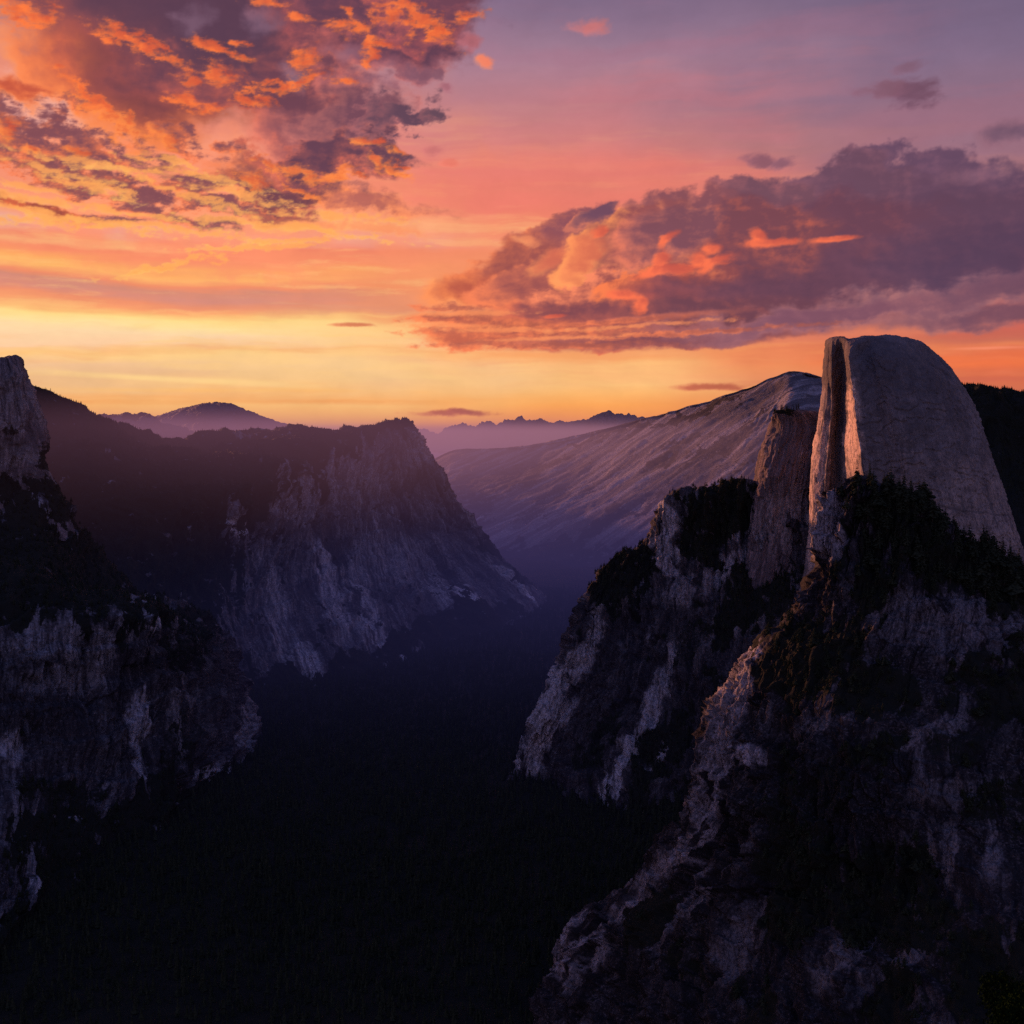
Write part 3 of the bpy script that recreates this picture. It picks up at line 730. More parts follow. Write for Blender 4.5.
# a thin dark crack running across the foot of the round flank is left to the shells above
# ---------------------------------------------------------------- the buttress left of the dome
def butt(y, XL, XR=838, o=0):
    return [(XL+10, y, 3400), (XL, y, 3160+o), (XL+6, y, 3070+o), (XL+15, y, 3035+o), (XL+30, y, 3015+o), (XL+48, y, 3010+o), (XL+66, y, 3020+o), (XR+20, y, 3060+o)]
crest = [(782, 428, 3400), (774, 418, 3160), (777, 414, 3120), (783, 411.5, 3100), (792, 411, 3090), (800, 413, 3085), (812, 415, 3090), (850, 420, 3100)]
rows = [back(crest, 300, 60), crest, butt(426, 770, o=30), butt(447, 761.5, o=15), butt(475, 754.5), butt(505, 751.5), butt(540, 749, o=-15), butt(590, 738, o=-40), butt(660, 715, o=-80)]
L = Loft(rows, [10, 16, 24, 34, 34, 40, 40, 30], [10, 14, 14, 24, 28, 28, 50], seed=4.1)
x, y, z = L.p[..., 0], L.p[..., 1], L.p[..., 2]
L.rocky(big=10, ribL=24, rib=2.5, fine=1.4, Lbig=120, kz=6.)
L.fluted(3.2, 11, 190, seed=44., big=.7, blocks=.8)
L.paint('forest', [(785, 410, 14, 4, 0, .8)], warp=4, wl=10)
L.paint('dark', [(790, 432, 26, 18, 0, .5)], warp=8, wl=12)
L.paint('pale', [(790, 520, 30, 40, 0, .4)], warp=8, wl=20)
L.contrast()
o = L.build('rock_buttress', M_tower)
tag(o, 'fluted rock buttress standing just left of the split dome', 'cliff', kind='structure')
scatter(L, 'mid', 24, .4)

# ---------------------------------------------------------------- wooded shoulder and slabs below the buttress
crest = [(640, 585, 3800), (601, 582, 3380), (620, 554, 3330), (646, 541, 3320), (674, 502, 3300), (712, 490, 3250), (752, 483, 3170), (800, 520, 3060), (850, 560, 2950)]
rows = [back(crest, 500, 120), crest,
 [(632, 610, 3800), (592, 603, 3270), (606, 592, 3230), (640, 590, 3190), (666, 552, 3180), (710, 545, 3120), (752, 545, 3060), (800, 575, 2950), (850, 600, 2800)],
 [(625, 640, 3800), (578, 628, 3230), (596, 630, 3180), (634, 636, 3120), (668, 610, 3080), (708, 600, 3020), (752, 600, 2940), (800, 630, 2800), (850, 660, 2650)],
 [(600, 700, 3800), (561, 668, 3170), (583, 680, 3110), (622, 690, 3040), (655, 690, 2960), (700, 680, 2880), (740, 690, 2780), (800, 700, 2620), (850, 720, 2500)],
 [(580, 750, 3700), (533, 724, 3140), (558, 737, 3080), (600, 750, 2985), (640, 752, 2890), (690, 760, 2780), (740, 770, 2650), (800, 780, 2500), (850, 800, 2400)],
 [(565, 800, 3600), (508, 790, 3120), (540, 800, 3045), (590, 816, 2880), (625, 832, 2770), (680, 850, 2640), (740, 870, 2500), (800, 890, 2350), (850, 910, 2250)],
 [(560, 860, 3500), (505, 840, 3050), (540, 850, 2980), (590, 870, 2800), (625, 890, 2680), (680, 910, 2540), (740, 940, 2400), (800, 950, 2250), (850, 970, 2150)]]
L = Loft(rows, [12, 50, 50, 74, 66, 76, 20], [16, 40, 50, 50, 60, 60, 70, 20], seed=7.7)
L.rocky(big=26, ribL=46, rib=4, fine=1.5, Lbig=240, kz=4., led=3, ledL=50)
L.fluted(8, 15, 190, seed=4., lean=.8, big=.9)
L.paint('forest', [(626, 568, 32, 30, -20, 1), (612, 590, 34, 20, -30, 1), (714, 512, 38, 30, 10, 1), (732, 500, 26, 24, 0, 1), (700, 548, 30, 12, -30, .9), (768, 590, 50, 34, 10, 1), (740, 610, 60, 22, 40, .9),
    (690, 650, 30, 14, 50, .5), (560, 815, 50, 14, -20, 1), (650, 848, 90, 20, -20, 1), (700, 840, 80, 60, 0, 1), (660, 760, 26, 60, -30, .7), (730, 720, 30, 60, -30, .5), (600, 740, 20, 40, -30, .6)], warp=12, wl=26)
L.paint('pale', [(590, 640, 12, 46, -20, .7), (556, 690, 12, 60, -38, .9), (545, 735, 14, 50, -38, 1), (531, 765, 12, 22, -40, 1), (655, 700, 10, 60, -22, .8), (635, 745, 9, 50, -35, .9), (612, 790, 10, 30, -30, 1),
    (660, 755, 7, 30, -40, .9), (664, 528, 13, 30, -15, 1), (668, 560, 10, 20, 0, .7), (720, 570, 40, 12, 30, .6), (750, 550, 26, 12, 30, .5), (690, 590, 30, 20, 30, .4), (740, 530, 30, 12, 10, .5)], warp=8, wl=22)
L.paint('dark', [(620, 660, 50, 30, 0, .6), (640, 620, 60, 12, 0, .6), (600, 720, 30, 50, -20, .5), (700, 700, 40, 70, -20, .6), (690, 780, 50, 50, 0, .7)], warp=12, wl=22)
# the low spur with pale slabs
L.contrast()
o = L.build('cliff', M_wall)
tag(o, 'tree topped granite shoulder with pale slabs falling to the valley, left of the dome', 'cliff', kind='structure')
scatter(L, 'mid', 5200, .5)
L_C = L
print('C', time.time()-T0)

# ---------------------------------------------------------------- near massif, lower right
crest = [(850, 540, 2050), (824, 512, 1800), (848, 490, 1750), (885, 500, 1725), (920, 512, 1705), (955, 538, 1695), (990, 556, 1690), (1040, 588, 1700), (1130, 640, 1750)]
rows = [back(crest, 350, 150), back(crest, 60, 14), crest,
 [(840, 590, 2050), (818, 556, 1780), (838, 545, 1715), (878, 545, 1680), (914, 552, 1660), (952, 570, 1645), (996, 585, 1635), (1045, 618, 1650), (1135, 670, 1700)],
 [(825, 640, 2050), (803, 612, 1765), (830, 600, 1680), (870, 595, 1635), (910, 595, 1610), (950, 605, 1590), (1000, 618, 1575), (1050, 650, 1590), (1135, 700, 1640)],
 [(785, 700, 2020), (754, 664, 1750), (790, 662, 1640), (840, 662, 1570), (890, 668, 1530), (940, 678, 1500), (1000, 690, 1480), (1060, 720, 1480), (1145, 760, 1500)],
 [(755, 780, 2000), (711, 722, 1740), (745, 735, 1610), (800, 742, 1500), (860, 745, 1440), (920, 750, 1400), (990, 760, 1380), (1060, 790, 1380), (1155, 820, 1400)],
 [(735, 870, 2000), (693, 810, 1740), (725, 826, 1580), (780, 830, 1450), (850, 830, 1380), (915, 835, 1330), (990, 840, 1300), (1070, 860, 1290), (1165, 900, 1300)],
 [(690, 930, 2000), (643, 870, 1800), (690, 888, 1600), (760, 900, 1430), (840, 900, 1340), (910, 905, 1280), (990, 910, 1230), (1080, 930, 1200), (1180, 980, 1200)],
 [(640, 1000, 2050), (577, 935, 1850), (645, 955, 1600), (730, 970, 1400), (820, 975, 1290), (905, 980, 1210), (990, 985, 1150), (1090, 1000, 1100), (1190, 1040, 1100)],
 [(600, 1080, 2000), (537, 1008, 1850), (610, 1035, 1580), (700, 1050, 1350), (810, 1060, 1220), (900, 1070, 1130), (990, 1080, 1050), (1100, 1100, 1000), (1210, 1120, 1000)],
 [(560, 1150, 1900), (500, 1110, 1800), (580, 1140, 1500), (690, 1160, 1250), (800, 1180, 1100), (900, 1200, 1000), (1000, 1220, 930), (1110, 1240, 880), (1230, 1260, 880)]]
L = Loft(rows, [10, 14, 56, 56, 76, 84, 90, 80, 80, 76, 40], [20, 70, 84, 84, 84, 84, 70, 40], seed=12.2)
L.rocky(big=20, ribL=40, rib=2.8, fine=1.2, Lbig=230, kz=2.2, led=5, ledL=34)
L.fluted(6, 12, 110, seed=14., blocks=1.25, lean=.4)
L.paint('forest', [(882, 520, 34, 26, -10, 1), (940, 558, 80, 24, -22, 1), (1010, 585, 60, 26, -20, 1), (868, 575, 24, 50, 10, 1), (835, 650, 50, 30, 0, 1), (806, 672, 50, 34, 0, 1), (870, 690, 60, 30, 0, .9), (1010, 670, 70, 24, 14, 1),
    (1000, 700, 60, 26, 0, .9), (880, 745, 40, 20, 20, .6), (960, 740, 40, 20, 20, .5), (800, 870, 40, 90, 0, .8), (870, 910, 80, 40, 0, .85), (950, 930, 80, 30, -10, .9), (1000, 800, 40, 40, 0, .6), (650, 920, 40, 24, 30, .8),
    (900, 870, 50, 30, 0, .7), (1000, 980, 60, 60, 0, .9), (780, 790, 20, 50, 0, .6), (760, 1010, 30, 40, 0, .6), (890, 1000, 40, 40, 0, .7), (720, 670, 20, 20, 0, .2), (820, 800, 30, 40, 0, .5), (700, 960, 30, 50, 0, .4)], warp=16, wl=34)
L.paint('pale', [(750, 665, 8, 26, -30, 1), (740, 690, 10, 30, -20, .8), (722, 740, 10, 40, -5, .7), (706, 800, 9, 50, -12, .8), (692, 850, 12, 34, -30, .8), (640, 890, 14, 60, -50, .7), (575, 945, 14, 50, -30, .9), (590, 960, 10, 50, -25, .7),  # pale down the left edge paints its warm sunlight into the rock colour
    (745, 752, 18, 14, -20, 1), (834, 530, 18, 40, 0, 1), (960, 622, 80, 34, -10, .4), (905, 615, 40, 30, 0, .35), (980, 650, 60, 20, 0, .3), (715, 770, 14, 80, -8, .8), (735, 700, 14, 40, -20, .8), (960, 790, 60, 14, 10, .3), (700, 900, 60, 14, 40, .4), (900, 960, 60, 14, 30, .3), (990, 860, 14, 30, -10, .5), (950, 850, 8, 34, 0, .5), (930, 850, 6, 30, 0, .5),
    (840, 960, 40, 14, 50, .5), (740, 940, 20, 50, -30, .4), (930, 730, 50, 12, 20, .4), (820, 720, 60, 10, 10, .3)], warp=8, wl=24)
L.paint('dark', [(860, 820, 120, 60, 0, .55), (800, 780, 60, 50, 0, .5), (950, 900, 120, 60, 0, .5), (900, 700, 60, 40, 0, .3), (780, 980, 100, 60, 0, .4)], warp=20, wl=34)
L.contrast()
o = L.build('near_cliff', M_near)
tag(o, 'near rocky massif with a wooded crest in the lower right of the view', 'cliff', kind='structure')
L_D = L
print('D', time.time()-T0)

# ---------------------------------------------------------------- long left wall with its square corner
crest = [(-70, 384, 5200), (30, 394, 5300), (95, 424, 5400), (150, 440, 5600), (225, 438, 5900), (290, 431, 6100), (350, 431, 6300), (390, 427, 6500), (411, 428, 6600), (420, 450, 7500)]
rows = [back(crest, 1500, 60), back(crest, 250, 4), crest,
 [(-70, 460, 4700), (30, 470, 4700), (100, 480, 4700), (165, 485, 4800), (232, 480, 5000), (292, 462, 5500), (345, 448, 5990), (398, 444, 6380), (428, 458, 6520), (430, 480, 7500)],
 [(-70, 540, 4250), (30, 545, 4250), (100, 545, 4330), (165, 526, 4540), (222, 536, 4760), (286, 524, 5230), (346, 508, 5700), (405, 490, 6170), (455, 500, 6420), (455, 520, 7500)],
 [(-70, 610, 3950), (30, 610, 3950), (100, 610, 4040), (165, 598, 4240), (222, 600, 4480), (292, 588, 4880), (362, 570, 5330), (430, 550, 5900), (488, 546, 6350), (495, 570, 7500)],
 [(-70, 700, 3600), (40, 700, 3650), (110, 695, 3750), (180, 690, 4000), (250, 694, 4150), (335, 685, 4310), (400, 660, 4750), (496, 627, 5560), (558, 606, 6300), (556, 612, 7500)],
 [(-70, 760, 3400), (40, 750, 3450), (110, 745, 3550), (180, 740, 3800), (250, 745, 3950), (340, 735, 4110), (410, 710, 4500), (510, 672, 5300), (580, 630, 6200), (570, 640, 7500)]]
L = Loft(rows, [10, 10, 46, 60, 66, 90, 30], [30, 40, 50, 60, 64, 60, 60, 50, 16], seed=21.)
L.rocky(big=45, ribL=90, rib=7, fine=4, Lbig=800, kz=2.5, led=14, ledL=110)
L.fluted(15, 26, 430, seed=24., lean=-.8)
L.paint('forest', [(60, 470, 220, 130, -8, 1), (190, 470, 140, 50, 0, 1), (110, 560, 150, 80, 0, 1), (290, 445, 90, 26, 8, 1), (370, 427, 50, 9, 2, 1), (190, 560, 46, 30, 0, .9), (180, 640, 60, 80, 0, .8), (470, 628, 60, 22, 25, .9),
    (400, 600, 30, 26, 0, .35), (330, 620, 30, 50, -20, .35), (440, 580, 26, 20, 0, .45), (350, 675, 60, 14, 10, .9), (505, 560, 50, 8, -45, .8), (430, 625, 50, 14, 20, .9), (520, 618, 40, 8, -35, 1), (380, 655, 60, 12, 20, .9), (275, 680, 60, 14, 0, .8)], warp=16, wl=30)
L.paint('pale', [(238, 528, 12, 12, 0, 1), (215, 523, 34, 8, 0, .7), (180, 524, 26, 7, 0, .6), (470, 610, 28, 10, -50, 1), (480, 616, 16, 6, -40, 1), (528, 590, 30, 4, -38, 1), (505, 572, 30, 6, -40, .5), (440, 590, 14, 24, 30, .5),
    (420, 570, 10, 30, 25, .5), (360, 600, 12, 50, 25, .6), (330, 590, 10, 60, 20, .5), (280, 620, 12, 60, 10, .4), (310, 660, 10, 30, 25, .7), (385, 640, 8, 30, 40, .6), (390, 560, 60, 30, 0, .25), (420, 450, 16, 20, 0, .35), (360, 470, 50, 30, 0, .25), (300, 500, 40, 30, 0, .25), (276, 433, 26, 5, 0, .5)], warp=8, wl=24)
L.contrast()
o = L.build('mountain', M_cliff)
tag(o, 'long shaded mountain wall on the left ending in a steep square shouldered cliff', 'mountain', kind='structure')
scatter(L, 'far', 26000, .5, pyr=(300, 700), pxr=(-20, 560))
scatter(L, 'far', 2500, .5, pyr=(300, 436), pxr=(-20, 430))
L_F = L
print('F', time.time()-T0)

# ---------------------------------------------------------------- left near wall
crest = [(-130, 470, 3900), (-20, 470, 3800), (44, 482, 3700), (75, 520, 3700), (105, 560, 3700), (140, 592, 3700), (190, 608, 3780), (235, 650, 4050)]
rows = [back(crest, 600, 60), crest,
 [(-130, 530, 3350), (-20, 530, 3350), (35, 536, 3350), (72, 562, 3380), (102, 585, 3420), (142, 603, 3450), (198, 622, 3570), (240, 660, 3900)],
 [(-130, 600, 2750), (-20, 606, 2800), (35, 613, 2850), (85, 614, 2900), (130, 606, 2980), (165, 616, 3100), (216, 648, 3460), (246, 690, 3850)],
 [(-130, 680, 2600), (-20, 680, 2650), (35, 685, 2720), (85, 690, 2800), (132, 690, 2880), (180, 690, 3020), (228, 698, 3450), (254, 730, 3750)],
 [(-130, 790, 2450), (-20, 780, 2500), (35, 775, 2570), (85, 780, 2650), (132, 785, 2740), (188, 780, 2900), (256, 744, 3460), (275, 760, 3650)],
 [(-130, 960, 1900), (-20, 960, 1980), (20, 930, 2150), (60, 900, 2300), (112, 868, 2480), (175, 836, 2690), (262, 775, 3180), (290, 785, 3350)],
 [(-130, 1060, 1700), (-20, 1060, 1780), (30, 1010, 1950), (75, 970, 2120), (130, 920, 2300), (195, 880, 2500), (280, 815, 3000), (310, 830, 3150)]]
L = Loft(rows, [10, 50, 60, 80, 90, 80, 20], [40, 50, 56, 56, 60, 60, 24], seed=31.)
L.rocky(big=34, ribL=46, rib=2.8, fine=1.2, Lbig=330, kz=5., led=16, ledL=95)
L.fluted(9, 17, 200, seed=34.)
L.paint('forest', [(50, 560, 140, 60, -18, 1), (0, 600, 60, 30, 0, 1), (180, 615, 60, 12, -14, 1), (190, 650, 26, 26, 0, .6), (140, 840, 160, 50, 8, 1), (60, 830, 70, 30, 0, .8), (80, 890, 80, 60, 0, 1), (20, 960, 70, 60, 0, 1), (230, 790, 60, 30, 20, 1), (185, 740, 20, 30, 0, .5), (60, 790, 60, 12, 0, .6)], warp=16, wl=30)
L.paint('pale', [(60, 545, 34, 12, -50, .7), (40, 510, 30, 8, -30, .5), (85, 580, 26, 6, -10, .4), (30, 585, 30, 5, 10, .5), (150, 610, 8, 30, 0, .9), (130, 620, 12, 24, 0, .6), (75, 640, 14, 26, 0, .5), (35, 640, 26, 26, 0, .4), (100, 650, 22, 26, 0, .5),
    (142, 720, 10, 40, 0, .8), (140, 765, 8, 20, 0, .9), (60, 680, 50, 16, 4, .5), (180, 720, 12, 50, 0, .4), (215, 775, 16, 14, 0, .8), (245, 720, 8, 40, 0, .5), (62, 820, 12, 8, -10, 1), (82, 815, 8, 8, -40, .7), (158, 820, 8, 12, 20, .8), (36, 885, 16, 14, 20, 1), (12, 750, 16, 18, 0, .7), (20, 830, 10, 60, 10, .4)], warp=7, wl=20)
L.paint('dark', [(10, 700, 60, 50, 0, .6), (60, 668, 70, 4, 6, .8), (90, 710, 80, 4, 4, .7), (200, 700, 26, 60, 0, .5), (60, 740, 60, 30, 0, .5)], warp=12, wl=22)
L.contrast()
o = L.build('left_cliff', M_left)
tag(o, 'dark layered cliff with wooded ledges at the lower left', 'cliff', kind='structure')
scatter(L, 'mid', 5000, .5, pxr=(-30, 320))
L_G = L

# ---------------------------------------------------------------- pointed tower, far left edge
def spire(y, XR, o=0, w=0):
    return [(-95-w, y, 3950), (-75-w, y, 3680+o), (-45-w, y, 3570+o), (-12, y, 3540+o), (12, y, 3560+o), (XR-8, y, 3600+o), (XR, y, 3690+o), (XR-8, y, 3950)]
crest = [(-60, 372, 3900), (-50, 368, 3760), (-25, 361, 3700), (-5, 359.5, 3680), (8, 358.5, 3680), (15, 360, 3690), (21, 364, 3720), (14, 370, 3900)]
rows = [back(crest, 150, 60), crest, spire(372, 26.5, 60), spire(392, 32, 30), spire(412, 38, 10), spire(432, 43), spire(458, 46, -10), spire(490, 56, -40), spire(540, 75, -120)]
L = Loft(rows, [8, 16, 24, 26, 26, 32, 36, 40], [10, 16, 26, 26, 22, 14, 10], seed=41.)
L.rocky(big=14, ribL=24, rib=2.5, fine=1.4, Lbig=120, kz=6.)
L.fluted(5, 13, 190, seed=54., blocks=.8)
L.paint('forest', [(60, 500, 60, 26, 0, 1), (5, 490, 50, 16, 0, .8), (10, 432, 12, 6, 20, .6), (50, 460, 14, 20, 0, .7)], warp=5, wl=10)
L.paint('dark', [(10, 445, 40, 8, -10, .6)], warp=8, wl=10)
L.paint('pale', [(15, 400, 40, 40, 0, .3), (10, 455, 40, 12, 0, .3)], warp=8, wl=10)
L.contrast()
o = L.build('rock_spire', M_tower)
tag(o, 'blunt granite spire rising at the left edge of the view', 'rock spire', kind='structure')
scatter(L, 'mid', 260, .5, pxr=(-30, 320))

# ---------------------------------------------------------------- pale mountain behind the valley
px_ = [425, 455, 490, 530, 580, 640, 700, 750, 775, 795, 830, 890]
def mrow(ys, Ds): return [(a, b, c) for a, b, c in zip(px_, ys, Ds)]
crest = mrow([466, 453, 451.5, 448, 438, 423, 408, 391, 380, 374.5, 383, 402], [11800, 11800, 11700, 11600, 11500, 11200, 10900, 10600, 10500, 10400, 10400, 10400])
rows = [back(crest, 2500, 40), back(crest, 300, 2), crest,
 mrow([482, 474, 473, 470, 462, 448, 432, 416, 407, 402, 412, 432], [11200, 11200, 11000, 10900, 10700, 10400, 10100, 9900, 9800, 9700, 9700, 9700]),
 mrow([500, 500, 500, 498, 492, 482, 468, 456, 450, 446, 454, 470], [10300, 10300, 10100, 9900, 9700, 9400, 9200, 9000, 9000, 8900, 8900, 8900]),
 mrow([525, 525, 526, 526, 524, 518, 508, 500, 498, 495, 500, 510], [9500, 9500, 9300, 9100, 8900, 8600, 8400, 8300, 8200, 8200, 8200, 8200]),
 mrow([556, 556, 558, 560, 564, 566, 564, 560, 560, 560, 560, 560], [8700, 8700, 8500, 8400, 8150, 8000, 7800, 7700, 7700, 7700, 7700, 7700]),
 mrow([590, 590, 592, 594, 600, 610, 620, 620, 620, 620, 620, 620], [8200, 8200, 8000, 7800, 7500, 7200, 7000, 7000, 7000, 7000, 7000, 7000])]
L = Loft(rows, [10, 8, 40, 50, 50, 56, 26], [40, 40, 44, 56, 60, 60, 50, 26, 22, 36, 30], seed=51.)
L.rocky(big=50, ribL=260, rib=4, fine=3, Lbig=1500, kz=2.)
# spurs that fall to the lower left
w = fbm2(L.c*.5, L.r*.5, 4, seed=53.)
sp = fbm2((L.c + L.r*1.1 + w*.8)*1.1, (L.r - L.c*.2)*.4, 5, .55, ridge=True, seed=55.)
L.push((sp-.4)*24*sst(1.9, 3.4, L.r))
L.fluted(2.5, 50, 1900, shear=.8, seed=64., big=.8, blocks=5.)
L.paint('forest', [(540, 566, 160, 26, 0, .9), (620, 592, 160, 36, 0, 1), (690, 414, 64, 5, 16, 1), (620, 426, 40, 4, 12, .9), (500, 480, 60, 14, 10, .5), (560, 500, 70, 10, 25, .5), (640, 500, 70, 8, 25, .45), (600, 470, 60, 6, 25, .4), (600, 430, 50, 4, 12, .8), (720, 470, 60, 10, 25, .4), (470, 500, 30, 30, 0, .6), (730, 440, 60, 7, 28, .6), (670, 455, 50, 6, 28, .6), (760, 420, 30, 5, 30, .6), (540, 470, 50, 6, 20, .7), (690, 500, 60, 8, 25, .7), (610, 520, 60, 8, 25, .7), (780, 450, 30, 10, 30, .5)], warp=14, wl=30)
L.pale = np.clip(sst(-.02, .22, L.sl)*.85 + sst(.55, .8, sp)*.3, 0, 1)*sst(560, 520, L.py)
L.contrast()
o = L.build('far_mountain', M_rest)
tag(o, 'pale bare mountain rising to the right behind the valley', 'mountain', kind='structure')
print('L', time.time()-T0)

# ---------------------------------------------------------------- wooded ridge right of the dome
def R5(ys, Ds): return [(a, b, c) for a, b, c in zip([880, 930, 965, 1000, 1040, 1100, 1180], ys, Ds)]
crest = R5([394, 393, 394, 394, 394.5, 395, 396], [4800, 4750, 4700, 4650, 4600, 4600, 4600])
rows = [back(crest, 800, 60), crest, R5([450]*7, [4350]*7), R5([520]*7, [4050]*7), R5([640]*7, [3600]*7), R5([760]*7, [3300]*7)]
L = Loft(rows, [10, 40, 40, 40, 16], [16, 30, 40, 40, 30, 16], seed=61.)
L.rocky(big=50, ribL=90, rib=10, fine=5, Lbig=500, kz=2.)
L.forest[:] = 1.
L.contrast()
o = L.build('wooded_ridge', M_forest_ground)
tag(o, 'dark wooded ridge behind the dome at the right edge', 'ridge', kind='structure')
scatter(L, 'far', 9000, .5, pyr=(300, 620), pxr=(925, 1060))
scatter(L, 'far', 900, .5, pyr=(300, 398), pxr=(925, 1060))

# ---------------------------------------------------------------- distant summits
def simple(name, label, pts, depth, foot_py, seed, amp, mat, n=(40, 60), cat='mountain', sharp=0., forest=None):
    Ds = [D for _, _, D in pts]
    crest = pts
    rows = [back(crest, depth, 25), crest, [(a, b+(foot_py-b)*.4, D-depth*.35) for a, b, D in crest], [(a, foot_py, D-depth*.7) for a, b, D in crest]]
    L = Loft(rows, [14, n[0], n[0]], [n[1]]*(len(pts)-1), seed=seed)
    L.rocky(big=amp*2, ribL=amp*5, rib=amp*.55, fine=amp*.22, Lbig=amp*14, kz=2.)
    if sharp:
        q = fbm2(L.c*1.1, L.r*.8, 4, .45, ridge=True, seed=seed+1.)
        L.p[..., 2] += (q-.45)*sharp*sst(2.8, 1.2, L.r)*sst(0, 1, L.r)
    if forest: L.paint('forest', forest, warp=6, wl=14)
    L.contrast(.7, 0); o = L.build(name, mat); tag(o, label, cat, kind='structure'); return L
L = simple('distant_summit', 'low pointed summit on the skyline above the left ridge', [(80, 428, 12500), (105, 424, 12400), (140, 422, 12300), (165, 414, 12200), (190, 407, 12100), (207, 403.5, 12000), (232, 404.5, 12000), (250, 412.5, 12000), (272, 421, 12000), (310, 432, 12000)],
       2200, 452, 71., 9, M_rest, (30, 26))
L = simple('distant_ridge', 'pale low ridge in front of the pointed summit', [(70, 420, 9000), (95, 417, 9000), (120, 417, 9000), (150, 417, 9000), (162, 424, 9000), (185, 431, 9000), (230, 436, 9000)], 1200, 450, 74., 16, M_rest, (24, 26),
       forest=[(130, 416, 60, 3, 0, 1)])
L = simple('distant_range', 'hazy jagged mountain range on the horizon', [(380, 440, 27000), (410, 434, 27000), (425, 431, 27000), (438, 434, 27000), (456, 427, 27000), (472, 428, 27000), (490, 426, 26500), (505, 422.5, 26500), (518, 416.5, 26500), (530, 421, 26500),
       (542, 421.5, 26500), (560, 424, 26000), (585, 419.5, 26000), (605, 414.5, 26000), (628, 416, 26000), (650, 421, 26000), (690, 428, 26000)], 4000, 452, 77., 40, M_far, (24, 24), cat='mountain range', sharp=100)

# ---------------------------------------------------------------- valley floor: one sheet to the horizon
def axis(a, b, c, d, fine, coarse):
    l = -np.geomspace(1, max(2, abs(a-b)), coarse)[::-1] + b
    r = np.geomspace(1, max(2, abs(d-c)), coarse) + c
    return np.concatenate([l, np.arange(b+fine, c, fine), r])
xs = axis(-80000, -2600, 1800, 80000, 14, 40); ys = axis(-80000, 1000, 8600, 90000, 18, 40)
gx, gy = np.meshgrid(xs, ys)
nearm = np.exp(-np.maximum(0, np.hypot(gx, gy-4000)-6000)/4000)
h = fbm2(gx/700, gy/700, 5, seed=81.)*40*nearm + fbm2(gx/60, gy/60, 4, seed=82.)*5*nearm
# forested aprons under the walls
ax = 230 + (gy-2600)*-.12
h = h + np.clip((gx-ax)/500, 0, 1.6)**1.4*150*sst(5200, 3200, gy)*nearm
gz = -1000 + h
fp = np.stack([gx, gy, gz], -1)
idx = np.arange(gx.size).reshape(gx.shape)
q = np.stack([idx[:-1, :-1], idx[:-1, 1:], idx[1:, 1:], idx[1:, :-1]], -1).reshape(-1, 4)
o = mesh_np('ground', fp.reshape(-1, 3), q, M_forest_ground, None, {'forest': np.full(gx.shape, .9), 'pale': np.zeros(gx.shape), 'dark': np.zeros(gx.shape), 'flow': fp/200.})
tag(o, kind='structure')
# trees on the floor inside the view
n = 75000
ty = 1750 + (RS.rand(n)**.8)*5200; txp = RS.rand(n)*790 - 80
tx = (txp-512)/FPX*ty
ix = np.clip(np.searchsorted(xs, tx), 1, len(xs)-1); iy = np.clip(np.searchsorted(ys, ty), 1, len(ys)-1)
SCAT['floor'] = [np.stack([tx, ty, gz[iy, ix]-2], -1)]
print('ground', time.time()-T0)
# ================================================================ trees
M_leaf = leaf_material('conifer_needles'); M_bark = bark_material()

def conifer_crown(seed, h=1., tiers=15, spread=.2, base=.12, per=8, ragged=.3, lean=0.):
    """needle sprays: many short drooping faces round the stem, with gaps and uneven whorls"""
    r = np.random.RandomState(seed)
    V, F = [], []
    for k in range(tiers):
        t = (k + r.rand()*.6)/tiers
        z = base + (1-base)*t**.9
        rad = spread*(1-t)**.75*(1 + (r.rand()-.5)*ragged*1.6) + .008
        n = max(3, int(per*(1-t*.55) + r.rand()*2))
        ph = r.rand()*6.28
        for j in range(n):
            if r.rand() < .12: continue
            a = ph + 6.28*j/n + (r.rand()-.5)*.7
            L_ = rad*(.65 + r.rand()*.6)
            d = np.array((math.cos(a), math.sin(a), 0.)); s = np.array((-math.sin(a), math.cos(a), 0.))
            droop = -.28 - r.rand()*.35 + (t > .8)*.5
            root = np.array((lean*z, 0, z))
            for seg in range(2 if t > .6 else 3):
                f0 = seg/3.; f1 = f0 + .42
                p0 = root + d*L_*f0 + np.array((0, 0, droop*L_*f0)); p1 = root + d*L_*f1 + np.array((0, 0, droop*L_*f1*(.8+r.rand()*.5)))
                w = L_*(.16 + .2*r.rand()) + .004
                up = np.array((0, 0, w*(.3 + r.rand()*.8)))
                i = len(V); m = (p0+p1)/2
                V += [p0, m + s*w + up*.2, p1, m - s*w + up*.2, m + up, m - up*.7]
                F += [(i, i+1, i+4), (i+1, i+2, i+4), (i+2, i+3, i+4), (i+3, i, i+4), (i, i+5, i+1), (i+1, i+5, i+2)]
    # leader
    i = len(V); V += [np.array((lean+.006, 0, .97)), np.array((lean-.004, .006, .97)), np.array((lean-.004, -.006, .97)), np.array((lean, 0, 1.03))]
    F += [(i, i+1, i+3), (i+1, i+2, i+3), (i+2, i, i+3)]
    return np.array(V)*h, np.array(F)

